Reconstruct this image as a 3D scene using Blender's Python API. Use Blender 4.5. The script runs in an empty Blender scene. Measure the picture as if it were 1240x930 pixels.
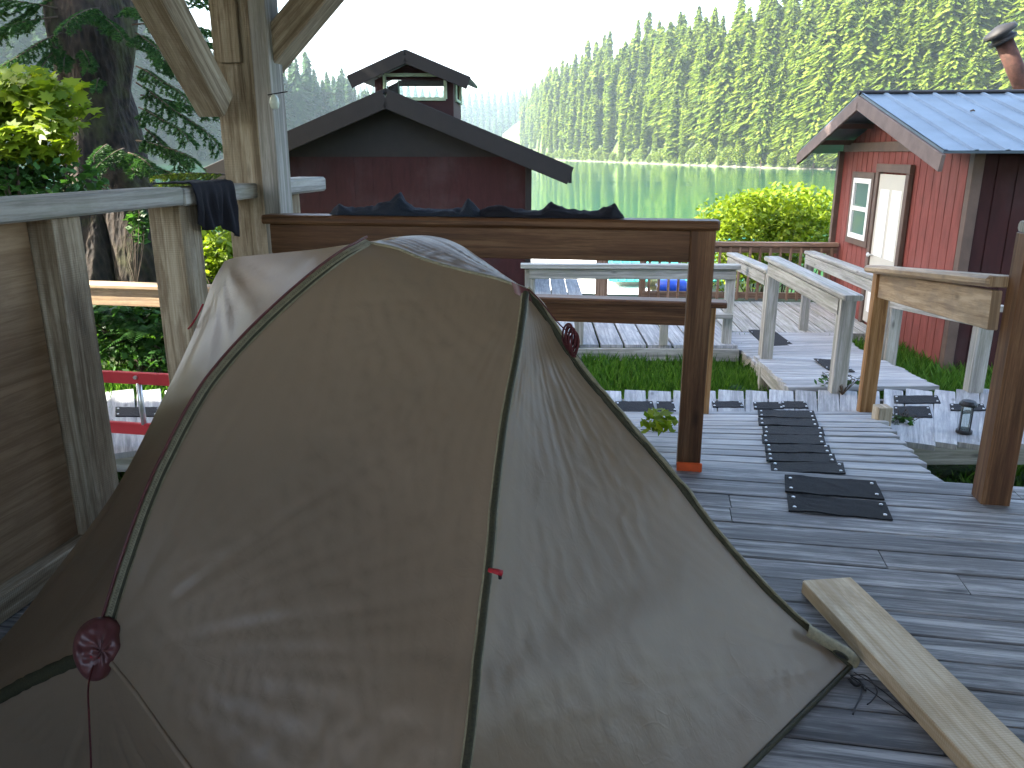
import bpy, math, random
import numpy as np
from mathutils import Vector, Matrix, noise
random.seed(7); rng = np.random.default_rng(11)
C = bpy.context.scene.collection
scene = bpy.context.scene

# ------------------------------------------------------------------ camera geometry (a pixel of the 1240x930 photo -> a point)
H = 1.45; F = 967.0; PITCH = math.radians(16.1); YAW = math.radians(10)
cp, sp_ = math.cos(PITCH), math.sin(PITCH); cy, sy = math.cos(YAW), math.sin(YAW)
R_ = Vector((cy, sy, 0)); FW = Vector((-sy*cp, cy*cp, -sp_)); UP = Vector((-sy*sp_, cy*sp_, cp))
O = Vector((0, 0, H))
def ray(px, py): return R_*((px-620)/F) + FW + UP*((465-py)/F)
def pt(px, py, t): return O + ray(px, py)*t
def pz(px, py, z=0.0):
    d = ray(px, py); return O + d*((z-H)/d.z)
def py_(px, py, v):
    d = ray(px, py); return O + d*(v/d.y)
def px_(px, py, u):
    d = ray(px, py); return O + d*(u/d.x)
def cam2w(X, Y, z=0.0): return Vector((X*cy - Y*sy, X*sy + Y*cy, z))    # camera-aligned ground axes -> world
def pY(px, py, Yc):                                                      # point at forward ground distance Yc
    d = ray(px, py); f = -sy*d.x + cy*d.y; return O + d*(Yc/f)

# ------------------------------------------------------------------ tags
def tag(o, label=None, cat=None, group=None, kind=None):
    if label: o['label'] = label
    if cat: o['category'] = cat
    if group: o['group'] = group
    if kind: o['kind'] = kind
    return o
def empty(name, loc, label, cat, group=None):
    o = bpy.data.objects.new(name, None); C.objects.link(o); o.location = loc; o.empty_display_size = .1
    return tag(o, label, cat, group)

# ------------------------------------------------------------------ mesh builder
class MB:
    def __init__(s): s.v = []; s.f = []; s.uv = []; s.r = []
    def face(s, idx, uv=None, r=0.5):
        s.f.append(tuple(idx)); s.uv.extend(uv if uv else [(0, 0)]*len(idx)); s.r.extend([r]*len(idx))
    def beam(s, a, b, w, h, up=(0, 0, 1), ch=.004, rnd=None, seg=1, jit=0.0, bow=0.0):
        """beam from a to b; w across, h along up; centre line a-b; chamfered"""
        a = Vector(a); b = Vector(b); d = (b-a); L = d.length; d.normalize()
        up = Vector(up); side = d.cross(up).normalized(); up2 = side.cross(d).normalized()
        ch = min(ch, w*.3, h*.3); W = w/2; Hh = h/2
        sec = [(-W+ch, -Hh), (W-ch, -Hh), (W, -Hh+ch), (W, Hh-ch), (W-ch, Hh), (-W+ch, Hh), (-W, Hh-ch), (-W, -Hh+ch)]
        per = [0]
        for i in range(8):
            p, q = sec[i], sec[(i+1) % 8]; per.append(per[-1]+math.hypot(p[0]-q[0], p[1]-q[1]))
        r = random.random() if rnd is None else rnd
        ou = random.random()*50; ov = random.random()*50
        n0 = len(s.v)
        rings = seg+1
        ex = 2
        ts = [0, ch/L*.8] + [i/seg for i in range(1, seg)] + [1-ch/L*.8, 1]
        rr = len(ts)
        for k, tt in enumerate(ts):
            sh = 1 - (ch/max(W, Hh)*.7 if k in (0, rr-1) else 0)
            off = bow*math.sin(math.pi*tt)
            c = a + d*(L*tt) + up2*off
            for (x, y) in sec:
                jx = random.uniform(-jit, jit); jy = random.uniform(-jit, jit)
                s.v.append(c + side*(x*sh+jx) + up2*(y*sh+jy))
        for k in range(rr-1):
            for i in range(8):
                j = (i+1) % 8
                A = n0+k*8+i; B = n0+k*8+j; D = n0+(k+1)*8+j; E = n0+(k+1)*8+i
                u0, u1 = ou+ts[k]*L, ou+ts[k+1]*L
                s.face((A, B, D, E), [(u0, ov+per[i]), (u0, ov+per[i+1]), (u1, ov+per[i+1]), (u1, ov+per[i])], r)
        s.face([n0+i for i in range(7, -1, -1)], [(ou+sec[i][1]*.3, ov+sec[i][0]) for i in range(7, -1, -1)], r)
        m = n0+(rr-1)*8
        s.face([m+i for i in range(8)], [(ou+sec[i][1]*.3, ov+sec[i][0]) for i in range(8)], r)
        return s
    def post(s, base, w, d, h, yaw=0.0, **k):
        base = Vector(base); up = Vector((math.sin(yaw)*-1, math.cos(yaw), 0))
        return s.beam(base, base+Vector((0, 0, h)), w, d, up=up, **k)
    def quad(s, pts, uv=None, r=.5):
        n = len(s.v); s.v.extend([Vector(p) for p in pts]); s.face(range(n, n+len(pts)), uv, r); return s
    def slab(s, pts, th, r=.5):
        """polygon pts (ccw from above) extruded DOWN by th along its normal"""
        pts = [Vector(p) for p in pts]; nrm = (pts[1]-pts[0]).cross(pts[2]-pts[0]).normalized()
        n = len(s.v); k = len(pts); s.v.extend(pts); s.v.extend([p-nrm*th for p in pts])
        e = (pts[1]-pts[0]).normalized(); g = nrm.cross(e)
        U = [((p-pts[0]).dot(e), (p-pts[0]).dot(g)) for p in pts]
        s.face(range(n, n+k), U, r); s.face([n+k+i for i in range(k-1, -1, -1)], U[::-1], r)
        for i in range(k):
            j = (i+1) % k; L = (pts[j]-pts[i]).length
            s.face((n+i, n+k+i, n+k+j, n+j), [(0, 0), (0, th), (L, th), (L, 0)], r)
        return s
    def tube(s, pts, rad, n=8, cap=True, r=.5, flat=1.0, upv=(0, 0, 1)):
        pts = [Vector(p) for p in pts]; m = len(pts)
        if not hasattr(rad, '__len__'): rad = [rad]*m
        n0 = len(s.v); L = 0
        up = Vector(upv); Ls = []
        for i, p in enumerate(pts):
            d = (pts[min(i+1, m-1)]-pts[max(i-1, 0)])
            if d.length < 1e-9: d = Vector((0, 0, 1))
            d.normalize()
            side = d.cross(up)
            if side.length < 1e-3: side = d.cross(Vector((0, 1, 0)))
            side.normalize(); u2 = side.cross(d).normalized()
            if i: L += (p-pts[i-1]).length
            Ls.append(L)
            for k in range(n):
                a = 2*math.pi*k/n
                s.v.append(p + side*(math.cos(a)*rad[i]) + u2*(math.sin(a)*rad[i]*flat))
        for i in range(m-1):
            for k in range(n):
                j = (k+1) % n
                c = 2*math.pi*rad[i]/n
                s.face((n0+i*n+k, n0+i*n+j, n0+(i+1)*n+j, n0+(i+1)*n+k),
                       [(Ls[i], k*c), (Ls[i], (k+1)*c), (Ls[i+1], (k+1)*c), (Ls[i+1], k*c)], r)
        if cap:
            s.face([n0+k for k in range(n-1, -1, -1)], None, r); s.face([n0+(m-1)*n+k for k in range(n)], None, r)
        return s
    def lathe(s, c, prof, n=20, axis=(0, 0, 1), r=.5):
        """prof: list of (radius, height along axis)"""
        c = Vector(c); ax = Vector(axis).normalized()
        return s.tube([c+ax*h for (_, h) in prof], [max(q, 1e-4) for (q, _) in prof], n=n, r=r, upv=(1, 0, 0) if abs(ax.z) > .9 else (0, 0, 1))
    def grid(s, P, r=.5, uvs=1.0):
        """P: (m,n,3) array"""
        m, n = P.shape[:2]; n0 = len(s.v)
        s.v.extend([Vector(q) for q in P.reshape(-1, 3)])
        for i in range(m-1):
            for j in range(n-1):
                s.face((n0+i*n+j, n0+i*n+j+1, n0+(i+1)*n+j+1, n0+(i+1)*n+j),
                       [(j/(n-1)*uvs, i/(m-1)*uvs), ((j+1)/(n-1)*uvs, i/(m-1)*uvs), ((j+1)/(n-1)*uvs, (i+1)/(m-1)*uvs), (j/(n-1)*uvs, (i+1)/(m-1)*uvs)], r)
        return s
    def build(s, name, mat, parent=None, origin=None, smooth=False, label=None, cat=None, group=None, kind=None):
        if parent is not None: origin = parent['_w'] if '_w' in parent else parent.location
        if origin is None: origin = (0, 0, 0)
        V = np.array([tuple(q) for q in s.v], dtype=np.float32) - np.array(tuple(origin), dtype=np.float32)
        me = bpy.data.meshes.new(name); me.from_pydata(V.tolist(), [], s.f)
        uvl = me.uv_layers.new(name='UVMap'); uvl.data.foreach_set('uv', np.array(s.uv, dtype=np.float32).ravel())
        at = me.attributes.new('rnd', 'FLOAT', 'CORNER'); at.data.foreach_set('value', np.array(s.r, dtype=np.float32))
        me.materials.append(mat)
        if smooth: me.polygons.foreach_set('use_smooth', [True]*len(me.polygons))
        me.update()
        o = bpy.data.objects.new(name, me); C.objects.link(o)
        if parent is not None:
            o.parent = parent
            if parent.type == 'MESH': pass
        else: o.location = origin
        return tag(o, label, cat, group, kind)
def child_of_mesh(o, parent):      # parts built in world coords under a mesh part: same local origin as the thing
    return o
# sub-parts: a mesh part sits at its thing's origin, so its children use the same origin
def sub(mb, name, mat, part, root, **k):
    o = mb.build(name, mat, None, origin=root.location, **k); o.location = (0, 0, 0); o.parent = part; return o

def tri_mesh(name, V, mat, R=None, origin=(0, 0, 0), per=3, smooth=False):
    """V: (n*per,3) numpy loose polygons; R: per polygon random"""
    V = np.asarray(V, dtype=np.float32) - np.array(tuple(origin), dtype=np.float32)
    n = len(V)//per
    me = bpy.data.meshes.new(name)
    me.vertices.add(len(V)); me.vertices.foreach_set('co', V.ravel())
    me.loops.add(len(V)); me.loops.foreach_set('vertex_index', np.arange(len(V), dtype=np.int32))
    me.polygons.add(n); me.polygons.foreach_set('loop_start', np.arange(0, len(V), per, dtype=np.int32))
    me.polygons.foreach_set('loop_total', np.full(n, per, dtype=np.int32))
    if R is None: R = rng.random(n)
    at = me.attributes.new('rnd', 'FLOAT', 'CORNER'); at.data.foreach_set('value', np.repeat(np.asarray(R, dtype=np.float32), per))
    me.materials.append(mat); me.update(calc_edges=True); me.validate()
    return me
def obj(name, me, parent=None, loc=(0, 0, 0), **k):
    o = bpy.data.objects.new(name, me); C.objects.link(o)
    if parent is not None: o.parent = parent
    else: o.location = loc
    return tag(o, **k)

# ------------------------------------------------------------------ materials
def newmat(name):
    m = bpy.data.materials.new(name); m.use_nodes = True; nt = m.node_tree; nt.nodes.clear()
    out = nt.nodes.new('ShaderNodeOutputMaterial'); bs = nt.nodes.new('ShaderNodeBsdfPrincipled')
    nt.links.new(bs.outputs[0], out.inputs['Surface']); return m, nt, bs, out
def N(nt, typ, **k):
    n = nt.nodes.new(typ)
    for a, b in k.items():
        if a in n.inputs.keys(): n.inputs[a].default_value = b
        else: setattr(n, a, b)
    return n
def ramp(nt, fac, stops):
    r = nt.nodes.new('ShaderNodeValToRGB'); nt.links.new(fac, r.inputs[0]); e = r.color_ramp.elements
    while len(e) < len(stops): e.new(.5)
    for q, (p, c) in zip(e, stops):
        q.position = p; q.color = (c[0], c[1], c[2], 1)
    return r.outputs[0]
def mixc(nt, fac, a, b, mode='MIX'):
    m = nt.nodes.new('ShaderNodeMix'); m.data_type = 'RGBA'; m.blend_type = mode
    for sock, val in ((m.inputs[0], fac), (m.inputs[6], a), (m.inputs[7], b)):
        if isinstance(val, bpy.types.NodeSocket): nt.links.new(val, sock)
        else: sock.default_value = val if not isinstance(val, tuple) else (*val, 1) if len(val) == 3 else val
    return m.outputs[2]
def math_(nt, op, a, b=0.0, c=None):
    m = nt.nodes.new('ShaderNodeMath'); m.operation = op
    for s_, v in ((m.inputs[0], a), (m.inputs[1], b)):
        if isinstance(v, bpy.types.NodeSocket): nt.links.new(v, s_)
        else: s_.default_value = v
    return m.outputs[0]
def bump(nt, bs, h, strength=.3, dist=.01):
    b = nt.nodes.new('ShaderNodeBump'); b.inputs['Strength'].default_value = strength; b.inputs['Distance'].default_value = dist
    nt.links.new(h, b.inputs['Height']); nt.links.new(b.outputs[0], bs.inputs['Normal'])
def rndattr(nt):
    a = nt.nodes.new('ShaderNodeAttribute'); a.attribute_name = 'rnd'; return a.outputs['Fac']
def uvmap(nt, sx, sy_, off=(0, 0, 0)):
    u = nt.nodes.new('ShaderNodeUVMap'); m = nt.nodes.new('ShaderNodeMapping'); m.inputs['Scale'].default_value = (sx, sy_, 1)
    m.inputs['Location'].default_value = off
    nt.links.new(u.outputs[0], m.inputs[0]); return m.outputs[0]
def noise_(nt, vec, scale, detail=6, rough=.6, dist=0.0):
    n = nt.nodes.new('ShaderNodeTexNoise'); n.inputs['Scale'].default_value = scale; n.inputs['Detail'].default_value = detail
    n.inputs['Roughness'].default_value = rough; n.inputs['Distortion'].default_value = dist
    if vec is not None: nt.links.new(vec, n.inputs['Vector'])
    return n.outputs['Fac']
def wood(name, dark, mid, light, rough=.75, var=.35, stain=None, saw=0.0, knots=True, bumps=.35, spec=.3, stainamt=.5):
    m, nt, bs, out = newmat(name)
    g1 = noise_(nt, uvmap(nt, 1.3, 38), 1.0, 8, .65, .6)
    g2 = noise_(nt, uvmap(nt, .5, 9, (7, 3, 0)), 1.0, 4, .6, 1.2)
    g3 = noise_(nt, uvmap(nt, 9, 170, (3, 1, 0)), 1.0, 4, .7)
    f = math_(nt, 'ADD', math_(nt, 'ADD', math_(nt, 'MULTIPLY', g1, .5), math_(nt, 'MULTIPLY', g2, .3)), math_(nt, 'MULTIPLY', g3, .2))
    col = ramp(nt, f, [(.42, dark), (.5, mid), (.575, light)])
    big = noise_(nt, uvmap(nt, 1.6, 5.5, (1, 9, 0)), 1.6, 9, .68)
    if stain: col = mixc(nt, ramp(nt, big, [(.47, (0, 0, 0)), (.58, (stainamt,)*3)]), col, stain)
    if knots:
        v = nt.nodes.new('ShaderNodeTexVoronoi'); v.inputs['Scale'].default_value = 1.0; nt.links.new(uvmap(nt, 2.2, 7), v.inputs['Vector'])
        kf = ramp(nt, v.outputs['Distance'], [(.04, (1, 1, 1)), (.13, (0, 0, 0))])
        col = mixc(nt, math_(nt, 'MULTIPLY', kf, .75), col, tuple(x*.45 for x in dark))
    r = rndattr(nt)
    br = math_(nt, 'ADD', math_(nt, 'MULTIPLY', r, var*2), 1-var)
    c3 = nt.nodes.new('ShaderNodeCombineColor')
    for i in range(3): nt.links.new(br, c3.inputs[i])
    col = mixc(nt, 1.0, col, c3.outputs[0], 'MULTIPLY')
    nt.links.new(col, bs.inputs['Base Color'])
    bs.inputs['Roughness'].default_value = rough; bs.inputs['Specular IOR Level'].default_value = spec
    h = g1
    if saw:
        w = nt.nodes.new('ShaderNodeTexWave'); w.inputs['Scale'].default_value = 1; w.inputs['Distortion'].default_value = .6
        w.inputs['Detail'].default_value = 2
        nt.links.new(uvmap(nt, 40, .6), w.inputs['Vector']); h = math_(nt, 'ADD', math_(nt, 'MULTIPLY', w.outputs['Fac'], saw), g1)
    bump(nt, bs, h, bumps, .006)
    return m
def leafmat(name, cols, trans=.45, rough=.5, tcol=1.6):
    m, nt, bs, out = newmat(name)
    r = rndattr(nt)
    k = len(cols); col = ramp(nt, r, [(i/(k-1), c) for i, c in enumerate(cols)])
    nt.links.new(col, bs.inputs['Base Color']); bs.inputs['Roughness'].default_value = rough; bs.inputs['Specular IOR Level'].default_value = .25
    tr = nt.nodes.new('ShaderNodeBsdfTranslucent')
    tcn = mixc(nt, 1.0, col, (min(1, tcol*1.0), min(1, tcol*1.0), tcol*.35, 1), 'MULTIPLY'); nt.links.new(tcn, tr.inputs['Color'])
    mx = nt.nodes.new('ShaderNodeMixShader'); mx.inputs[0].default_value = trans
    nt.links.new(bs.outputs[0], mx.inputs[1]); nt.links.new(tr.outputs[0], mx.inputs[2]); nt.links.new(mx.outputs[0], out.inputs['Surface'])
    return m
def plain(name, col, rough=.6, metal=0.0, nscale=6, namt=.25, bumpy=.1, spec=.4, coord='Object'):
    m, nt, bs, out = newmat(name)
    tc = nt.nodes.new('ShaderNodeTexCoord')
    n = noise_(nt, tc.outputs[coord], nscale, 6, .6)
    c = ramp(nt, n, [(.3, tuple(x*(1-namt) for x in col)), (.7, tuple(min(1, x*(1+namt)) for x in col))])
    nt.links.new(c, bs.inputs['Base Color']); bs.inputs['Roughness'].default_value = rough; bs.inputs['Metallic'].default_value = metal
    bs.inputs['Specular IOR Level'].default_value = spec
    if bumpy: bump(nt, bs, noise_(nt, tc.outputs[coord], nscale*8, 4), bumpy, .004)
    return m

M = {}
M['deck'] = wood('weathered_deck_wood', (.085, .085, .088), (.215, .215, .218), (.42, .42, .42), rough=.6, var=.18, stain=(.125, .125, .13), bumps=.5, spec=.3, stainamt=.55)
M['walk'] = wood('bleached_walk_wood', (.20, .205, .21), (.33, .335, .34), (.46, .46, .46), rough=.7, var=.14, stain=(.24, .25, .27), bumps=.35, stainamt=.6)
M['grey'] = wood('grey_rail_wood', (.20, .195, .18), (.33, .32, .295), (.46, .45, .42), rough=.8, var=.12, stain=(.24, .25, .19), stainamt=.4)
M['rough'] = wood('roughsawn_post_wood', (.17, .135, .09), (.34, .28, .195), (.48, .42, .32), rough=.85, var=.12, saw=.5, stain=(.17, .125, .08), stainamt=.55)
M['brown'] = wood('brown_stained_wood', (.075, .034, .014), (.135, .065, .028), (.21, .115, .055), rough=.55, var=.08, bumps=.15, knots=True, stain=(.11, .045, .02), stainamt=.4)
M['tan'] = wood('tan_rail_wood', (.24, .155, .085), (.38, .265, .155), (.5, .37, .24), rough=.6, var=.08, stain=(.2, .15, .11), bumps=.2)
M['orange'] = wood('orange_cedar_post', (.17, .08, .025), (.30, .155, .055), (.40, .23, .1), rough=.6, var=.1, bumps=.2)
M['fresh'] = wood('fresh_cut_plank', (.56, .42, .25), (.70, .57, .39), (.80, .70, .53), rough=.7, var=.04, saw=.5, stain=(.42, .30, .17), bumps=.3, stainamt=.5, knots=False)
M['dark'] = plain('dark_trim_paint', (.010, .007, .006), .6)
M['fence'] = wood('fence_brown_wood', (.13, .075, .045), (.21, .13, .085), (.3, .2, .14), rough=.7, var=.12)
M['ply'] = wood('plywood', (.25, .17, .10), (.32, .225, .14), (.40, .29, .185), rough=.8, var=.03, stain=(.24, .16, .10), stainamt=.5)
def siding(name, a, groove=.2):
    m, nt, bs, out = newmat(name)
    f = noise_(nt, uvmap(nt, 3, 14), 1.0, 6, .6); col = ramp(nt, f, [(.3, tuple(x*.72 for x in a)), (.7, tuple(x*1.25 for x in a))])
    big = noise_(nt, uvmap(nt, 1, 1, (4, 4, 0)), 1.4, 4)
    col = mixc(nt, ramp(nt, big, [(.5, (0, 0, 0)), (.8, (.4, .4, .4))]), col, (a[0]*.8+.05, a[1]*.8+.05, a[2]*.8+.05))
    nt.links.new(col, bs.inputs['Base Color']); bs.inputs['Roughness'].default_value = .7; bs.inputs['Specular IOR Level'].default_value = .25
    bump(nt, bs, noise_(nt, uvmap(nt, 4, 60), 1, 5), .25, .004); return m
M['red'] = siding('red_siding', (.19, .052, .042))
M['maroon_shaded_red'] = siding('maroon_shaded_red_siding', (.034, .008, .008))  # big building's own colour; on the cabin, red with shade put in
M['bark'] = None
def barkmat():
    m, nt, bs, out = newmat('spruce_bark')
    tc = nt.nodes.new('ShaderNodeTexCoord'); mp = nt.nodes.new('ShaderNodeMapping'); mp.inputs['Scale'].default_value = (9, 9, 3.2)
    nt.links.new(tc.outputs['Object'], mp.inputs[0])
    v = nt.nodes.new('ShaderNodeTexVoronoi'); v.inputs['Scale'].default_value = 2.2; nt.links.new(mp.outputs[0], v.inputs['Vector'])
    n = noise_(nt, mp.outputs[0], 1.5, 8, .7)
    f = math_(nt, 'MULTIPLY', v.outputs['Distance'], n)
    col = ramp(nt, f, [(.08, (.006, .004, .003)), (.25, (.020, .013, .009)), (.45, (.042, .029, .02))])
    moss = noise_(nt, tc.outputs['Object'], 1.6, 6, .65)
    col = mixc(nt, ramp(nt, moss, [(.5, (0, 0, 0)), (.62, (.8, .8, .8))]), col, (.05, .055, .014))
    nt.links.new(col, bs.inputs['Base Color']); bs.inputs['Roughness'].default_value = .9
    bump(nt, bs, f, .9, .05); return m
M['bark'] = barkmat()
M['twig'] = plain('twig_bark', (.07, .05, .035), .9)
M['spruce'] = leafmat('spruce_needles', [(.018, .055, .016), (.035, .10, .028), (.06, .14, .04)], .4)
M['conifer'] = leafmat('sun_tinted_conifer_foliage', [(.03, .065, .014), (.10, .155, .022), (.165, .22, .03), (.21, .255, .045)], .45)  # greens raised to carry sunlight, dark end carries shade in the gaps
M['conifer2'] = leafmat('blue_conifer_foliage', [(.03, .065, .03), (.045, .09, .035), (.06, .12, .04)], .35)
M['lime'] = leafmat('lime_leaves', [(.10, .17, .010), (.18, .26, .014), (.25, .32, .022)], .5, tcol=1.9)
M['green'] = leafmat('understory_leaves', [(.02, .055, .012), (.035, .10, .02), (.06, .16, .03)], .4)
M['grass'] = leafmat('grass_blades', [(.035, .10, .012), (.07, .17, .02), (.12, .24, .035)], .45)
def groundmat():
    m, nt, bs, out = newmat('mossy_ground')
    tc = nt.nodes.new('ShaderNodeTexCoord')
    n = noise_(nt, tc.outputs['Object'], 1.3, 8, .65)
    col = ramp(nt, n, [(.35, (.022, .018, .011)), (.5, (.024, .036, .009)), (.68, (.04, .065, .014))])
    nt.links.new(col, bs.inputs['Base Color']); bs.inputs['Roughness'].default_value = .95
    bump(nt, bs, noise_(nt, tc.outputs['Object'], 14, 6), .8, .06); return m
M['ground'] = groundmat()
M['hill'] = plain('forest_floor', (.05, .075, .02), .95, nscale=.05, namt=.5, bumpy=0)
def rockmat():
    m = plain('shore_rock', (.09, .085, .07), .9, nscale=.6, namt=.5, bumpy=.5); return m
M['rock'] = rockmat()
def watermat():
    m, nt, bs, out = newmat('inlet_water')
    bs.inputs['Base Color'].default_value = (.012, .085, .035, 1); bs.inputs['Roughness'].default_value = .04; bs.inputs['IOR'].default_value = 1.33
    bs.inputs['Specular IOR Level'].default_value = .9
    tc = nt.nodes.new('ShaderNodeTexCoord'); mp = nt.nodes.new('ShaderNodeMapping'); mp.inputs['Scale'].default_value = (.22, .55, 1)
    nt.links.new(tc.outputs['Object'], mp.inputs[0])
    n1 = noise_(nt, mp.outputs[0], 1.0, 3, .5); n2 = noise_(nt, mp.outputs[0], .12, 3, .5)
    bump(nt, bs, math_(nt, 'MULTIPLY', n1, ramp(nt, n2, [(.42, (.15, .15, .15)), (.6, (1, 1, 1))])),   .22, .18)
    return m
M['water'] = watermat()
M['roof_blue'] = plain('blue_metal_roofing', (.11, .15, .19), .42, .4, nscale=1.5, namt=.22, bumpy=.04)
M['roof_teal'] = plain('teal_metal_roofing', (.03, .26, .22), .4, .3, nscale=2)
M['roof_dark'] = plain('dark_roofing', (.013, .012, .012), .6)
M['white'] = plain('white_paint', (.78, .78, .76), .5, nscale=3, namt=.04)
M['doorwhite'] = plain('cream_door_paint', (.50, .48, .42), .45, nscale=2, namt=.05)
M['trim'] = plain('brown_trim', (.10, .065, .05), .6, nscale=4)
M['pink_trim'] = plain('weathered_rake_board', (.13, .095, .085), .7, nscale=5)
M['greentrim'] = plain('pale_green_window_trim', (.30, .40, .27), .5)
M['mat'] = plain('asphalt_grip_mat', (.010, .011, .014), .9, nscale=160, namt=.6, bumpy=.6)
M['nail'] = plain('galvanised_nail', (.75, .76, .78), .35, .6, bumpy=0)
M['black'] = plain('black_plastic', (.015, .015, .016), .45)
M['blackcloth'] = plain('black_cotton', (.010, .010, .016), .95, nscale=300, namt=.3, bumpy=.3)
M['navy'] = plain('navy_fabric', (.012, .020, .036), .85, nscale=250, namt=.35, bumpy=.4)
M['navy2'] = plain('dark_navy_fabric', (.007, .008, .016), .85, nscale=250, namt=.35, bumpy=.4)
M['redglass'] = plain('red_fibreglass', (.50, .04, .05), .4, nscale=10, namt=.1)
M['alu'] = plain('brushed_aluminium', (.62, .64, .65), .35, .8, nscale=20, namt=.1)
M['rust'] = plain('rusty_pipe', (.06, .026, .018), .7, .4, nscale=10, namt=.5)
M['blue'] = plain('blue_plastic', (.01, .06, .42), .35, bumpy=0)
M['rope'] = plain('yellow_rope', (.55, .42, .16), .8, nscale=60)
M['redcord'] = plain('dark_red_cord', (.07, .008, .010), .7, nscale=100)
M['redstrap'] = plain('red_webbing', (.40, .02, .03), .6, nscale=100)
M['orangemark'] = plain('orange_plastic', (.75, .12, .03), .5)
M['olive'] = plain('olive_zip_tape', (.035, .034, .016), .7, nscale=200, namt=.4)
M['tape'] = plain('pale_seam_tape', (.22, .20, .125), .55, nscale=80, namt=.25, bumpy=.3)
M['ceramic'] = plain('glazed_knob', (.55, .62, .55), .25, bumpy=0)
M['insul'] = plain('shelter_roof_boards', (.14, .10, .065), .8)
def glassmat(name, col, tr=0.0):
    m, nt, bs, out = newmat(name); bs.inputs['Base Color'].default_value = (*col, 1); bs.inputs['Roughness'].default_value = .06
    bs.inputs['Specular IOR Level'].default_value = .8; bs.inputs['Transmission Weight'].default_value = tr; bs.inputs['IOR'].default_value = 1.45 if tr == 0 else 1.05
    return m
M['glass'] = glassmat('window_glass', (.10, .16, .15)); M['clear'] = glassmat('clear_pane', (.85, .95, .92), .95)
def fabric(name, col, trans):
    m, nt, bs, out = newmat(name)
    tc = nt.nodes.new('ShaderNodeTexCoord')
    n = noise_(nt, tc.outputs['Object'], 2.0, 3)
    c = ramp(nt, n, [(.3, tuple(x*.92 for x in col)), (.7, tuple(x*1.06 for x in col))])
    nt.links.new(c, bs.inputs['Base Color']); bs.inputs['Roughness'].default_value = .36; bs.inputs['Specular IOR Level'].default_value = .55
    tr = nt.nodes.new('ShaderNodeBsdfTranslucent'); nt.links.new(mixc(nt, 1.0, c, (1.0, .93, .78, 1), 'MULTIPLY'), tr.inputs['Color'])
    # fine creasing of coated nylon
    n1 = noise_(nt, tc.outputs['Object'], 9, 5, .55, 1.4)
    vv = nt.nodes.new('ShaderNodeTexVoronoi'); vv.feature = 'DISTANCE_TO_EDGE'; vv.inputs['Scale'].default_value = 9
    dn = nt.nodes.new('ShaderNodeTexNoise'); dn.inputs['Scale'].default_value = 5; nt.links.new(tc.outputs['Object'], dn.inputs['Vector'])
    ad = nt.nodes.new('ShaderNodeVectorMath'); ad.operation = 'ADD'; sc = nt.nodes.new('ShaderNodeVectorMath'); sc.operation = 'SCALE'; sc.inputs['Scale'].default_value = .45
    nt.links.new(dn.outputs['Color'], sc.inputs[0]); nt.links.new(tc.outputs['Object'], ad.inputs[0]); nt.links.new(sc.outputs[0], ad.inputs[1]); nt.links.new(ad.outputs[0], vv.inputs['Vector'])
    cr = ramp(nt, vv.outputs['Distance'], [(0, (1, 1, 1)), (.05, (0, 0, 0))])
    mask = ramp(nt, noise_(nt, tc.outputs['Object'], 2.3, 3), [(.5, (0, 0, 0)), (.68, (1, 1, 1))])
    mp2 = nt.nodes.new('ShaderNodeMapping'); mp2.inputs['Scale'].default_value = (16, 16, 2.2); nt.links.new(tc.outputs['Object'], mp2.inputs[0]); n2 = noise_(nt, mp2.outputs[0], 1, 5, .5, .8); n3 = noise_(nt, mp2.outputs[0], 3.1, 3, .5, 1.5)
    h = math_(nt, 'ADD', math_(nt, 'ADD', math_(nt, 'MULTIPLY', n1, .3), math_(nt, 'ADD', math_(nt, 'MULTIPLY', n2, .28), math_(nt, 'MULTIPLY', n3, .16))), math_(nt, 'MULTIPLY', math_(nt, 'MULTIPLY', cr, mask), .09))
    bump(nt, bs, h, .3, .014)
    mx = nt.nodes.new('ShaderNodeMixShader'); mx.inputs[0].default_value = trans
    nt.links.new(bs.outputs[0], mx.inputs[1]); nt.links.new(tr.outputs[0], mx.inputs[2]); nt.links.new(mx.outputs[0], out.inputs['Surface'])
    return m
M['fly'] = fabric('tent_fly_nylon', (.39, .305, .215), .5)
M['innercloth'] = plain('maroon_inner_tent', (.10, .022, .018), .8, nscale=3, namt=.3)
M['hubcloth'] = fabric('red_hub_cloth', (.13, .045, .045), .15)

# ------------------------------------------------------------------ world, sun, camera
w = bpy.data.worlds.new('World'); scene.world = w; w.use_nodes = True; nt = w.node_tree
bg = nt.nodes['Background']; sky = nt.nodes.new('ShaderNodeTexSky'); sky.sky_type = 'NISHITA'; sky.sun_disc = False
SUN_EL = math.radians(38); sd = cam2w(-1, -.12).normalized()      # ground direction towards the sun
az = math.atan2(sd.x, sd.y)
sky.sun_elevation = SUN_EL; sky.sun_rotation = az; sky.air_density = 1.0; sky.dust_density = 3.0; sky.ozone_density = .3
nt.links.new(sky.outputs[0], bg.inputs[0]); bg.inputs[1].default_value = .13
sl = bpy.data.lights.new('Sun', 'SUN'); sl.energy = 4.6; sl.angle = math.radians(.6); sl.color = (1, .93, .80)
so = bpy.data.objects.new('Sun', sl); C.objects.link(so)
dirv = Vector((sd.x*math.cos(SUN_EL), sd.y*math.cos(SUN_EL), math.sin(SUN_EL)))
so.rotation_euler = (-dirv).to_track_quat('-Z', 'Y').to_euler(); so.location = (0, 0, 30)
cam = bpy.data.cameras.new('Camera'); co = bpy.data.objects.new('Camera', cam); C.objects.link(co)
cam.sensor_width = 36; cam.lens = 36*F/1240; cam.clip_end = 6000; cam.clip_start = .05
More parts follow.
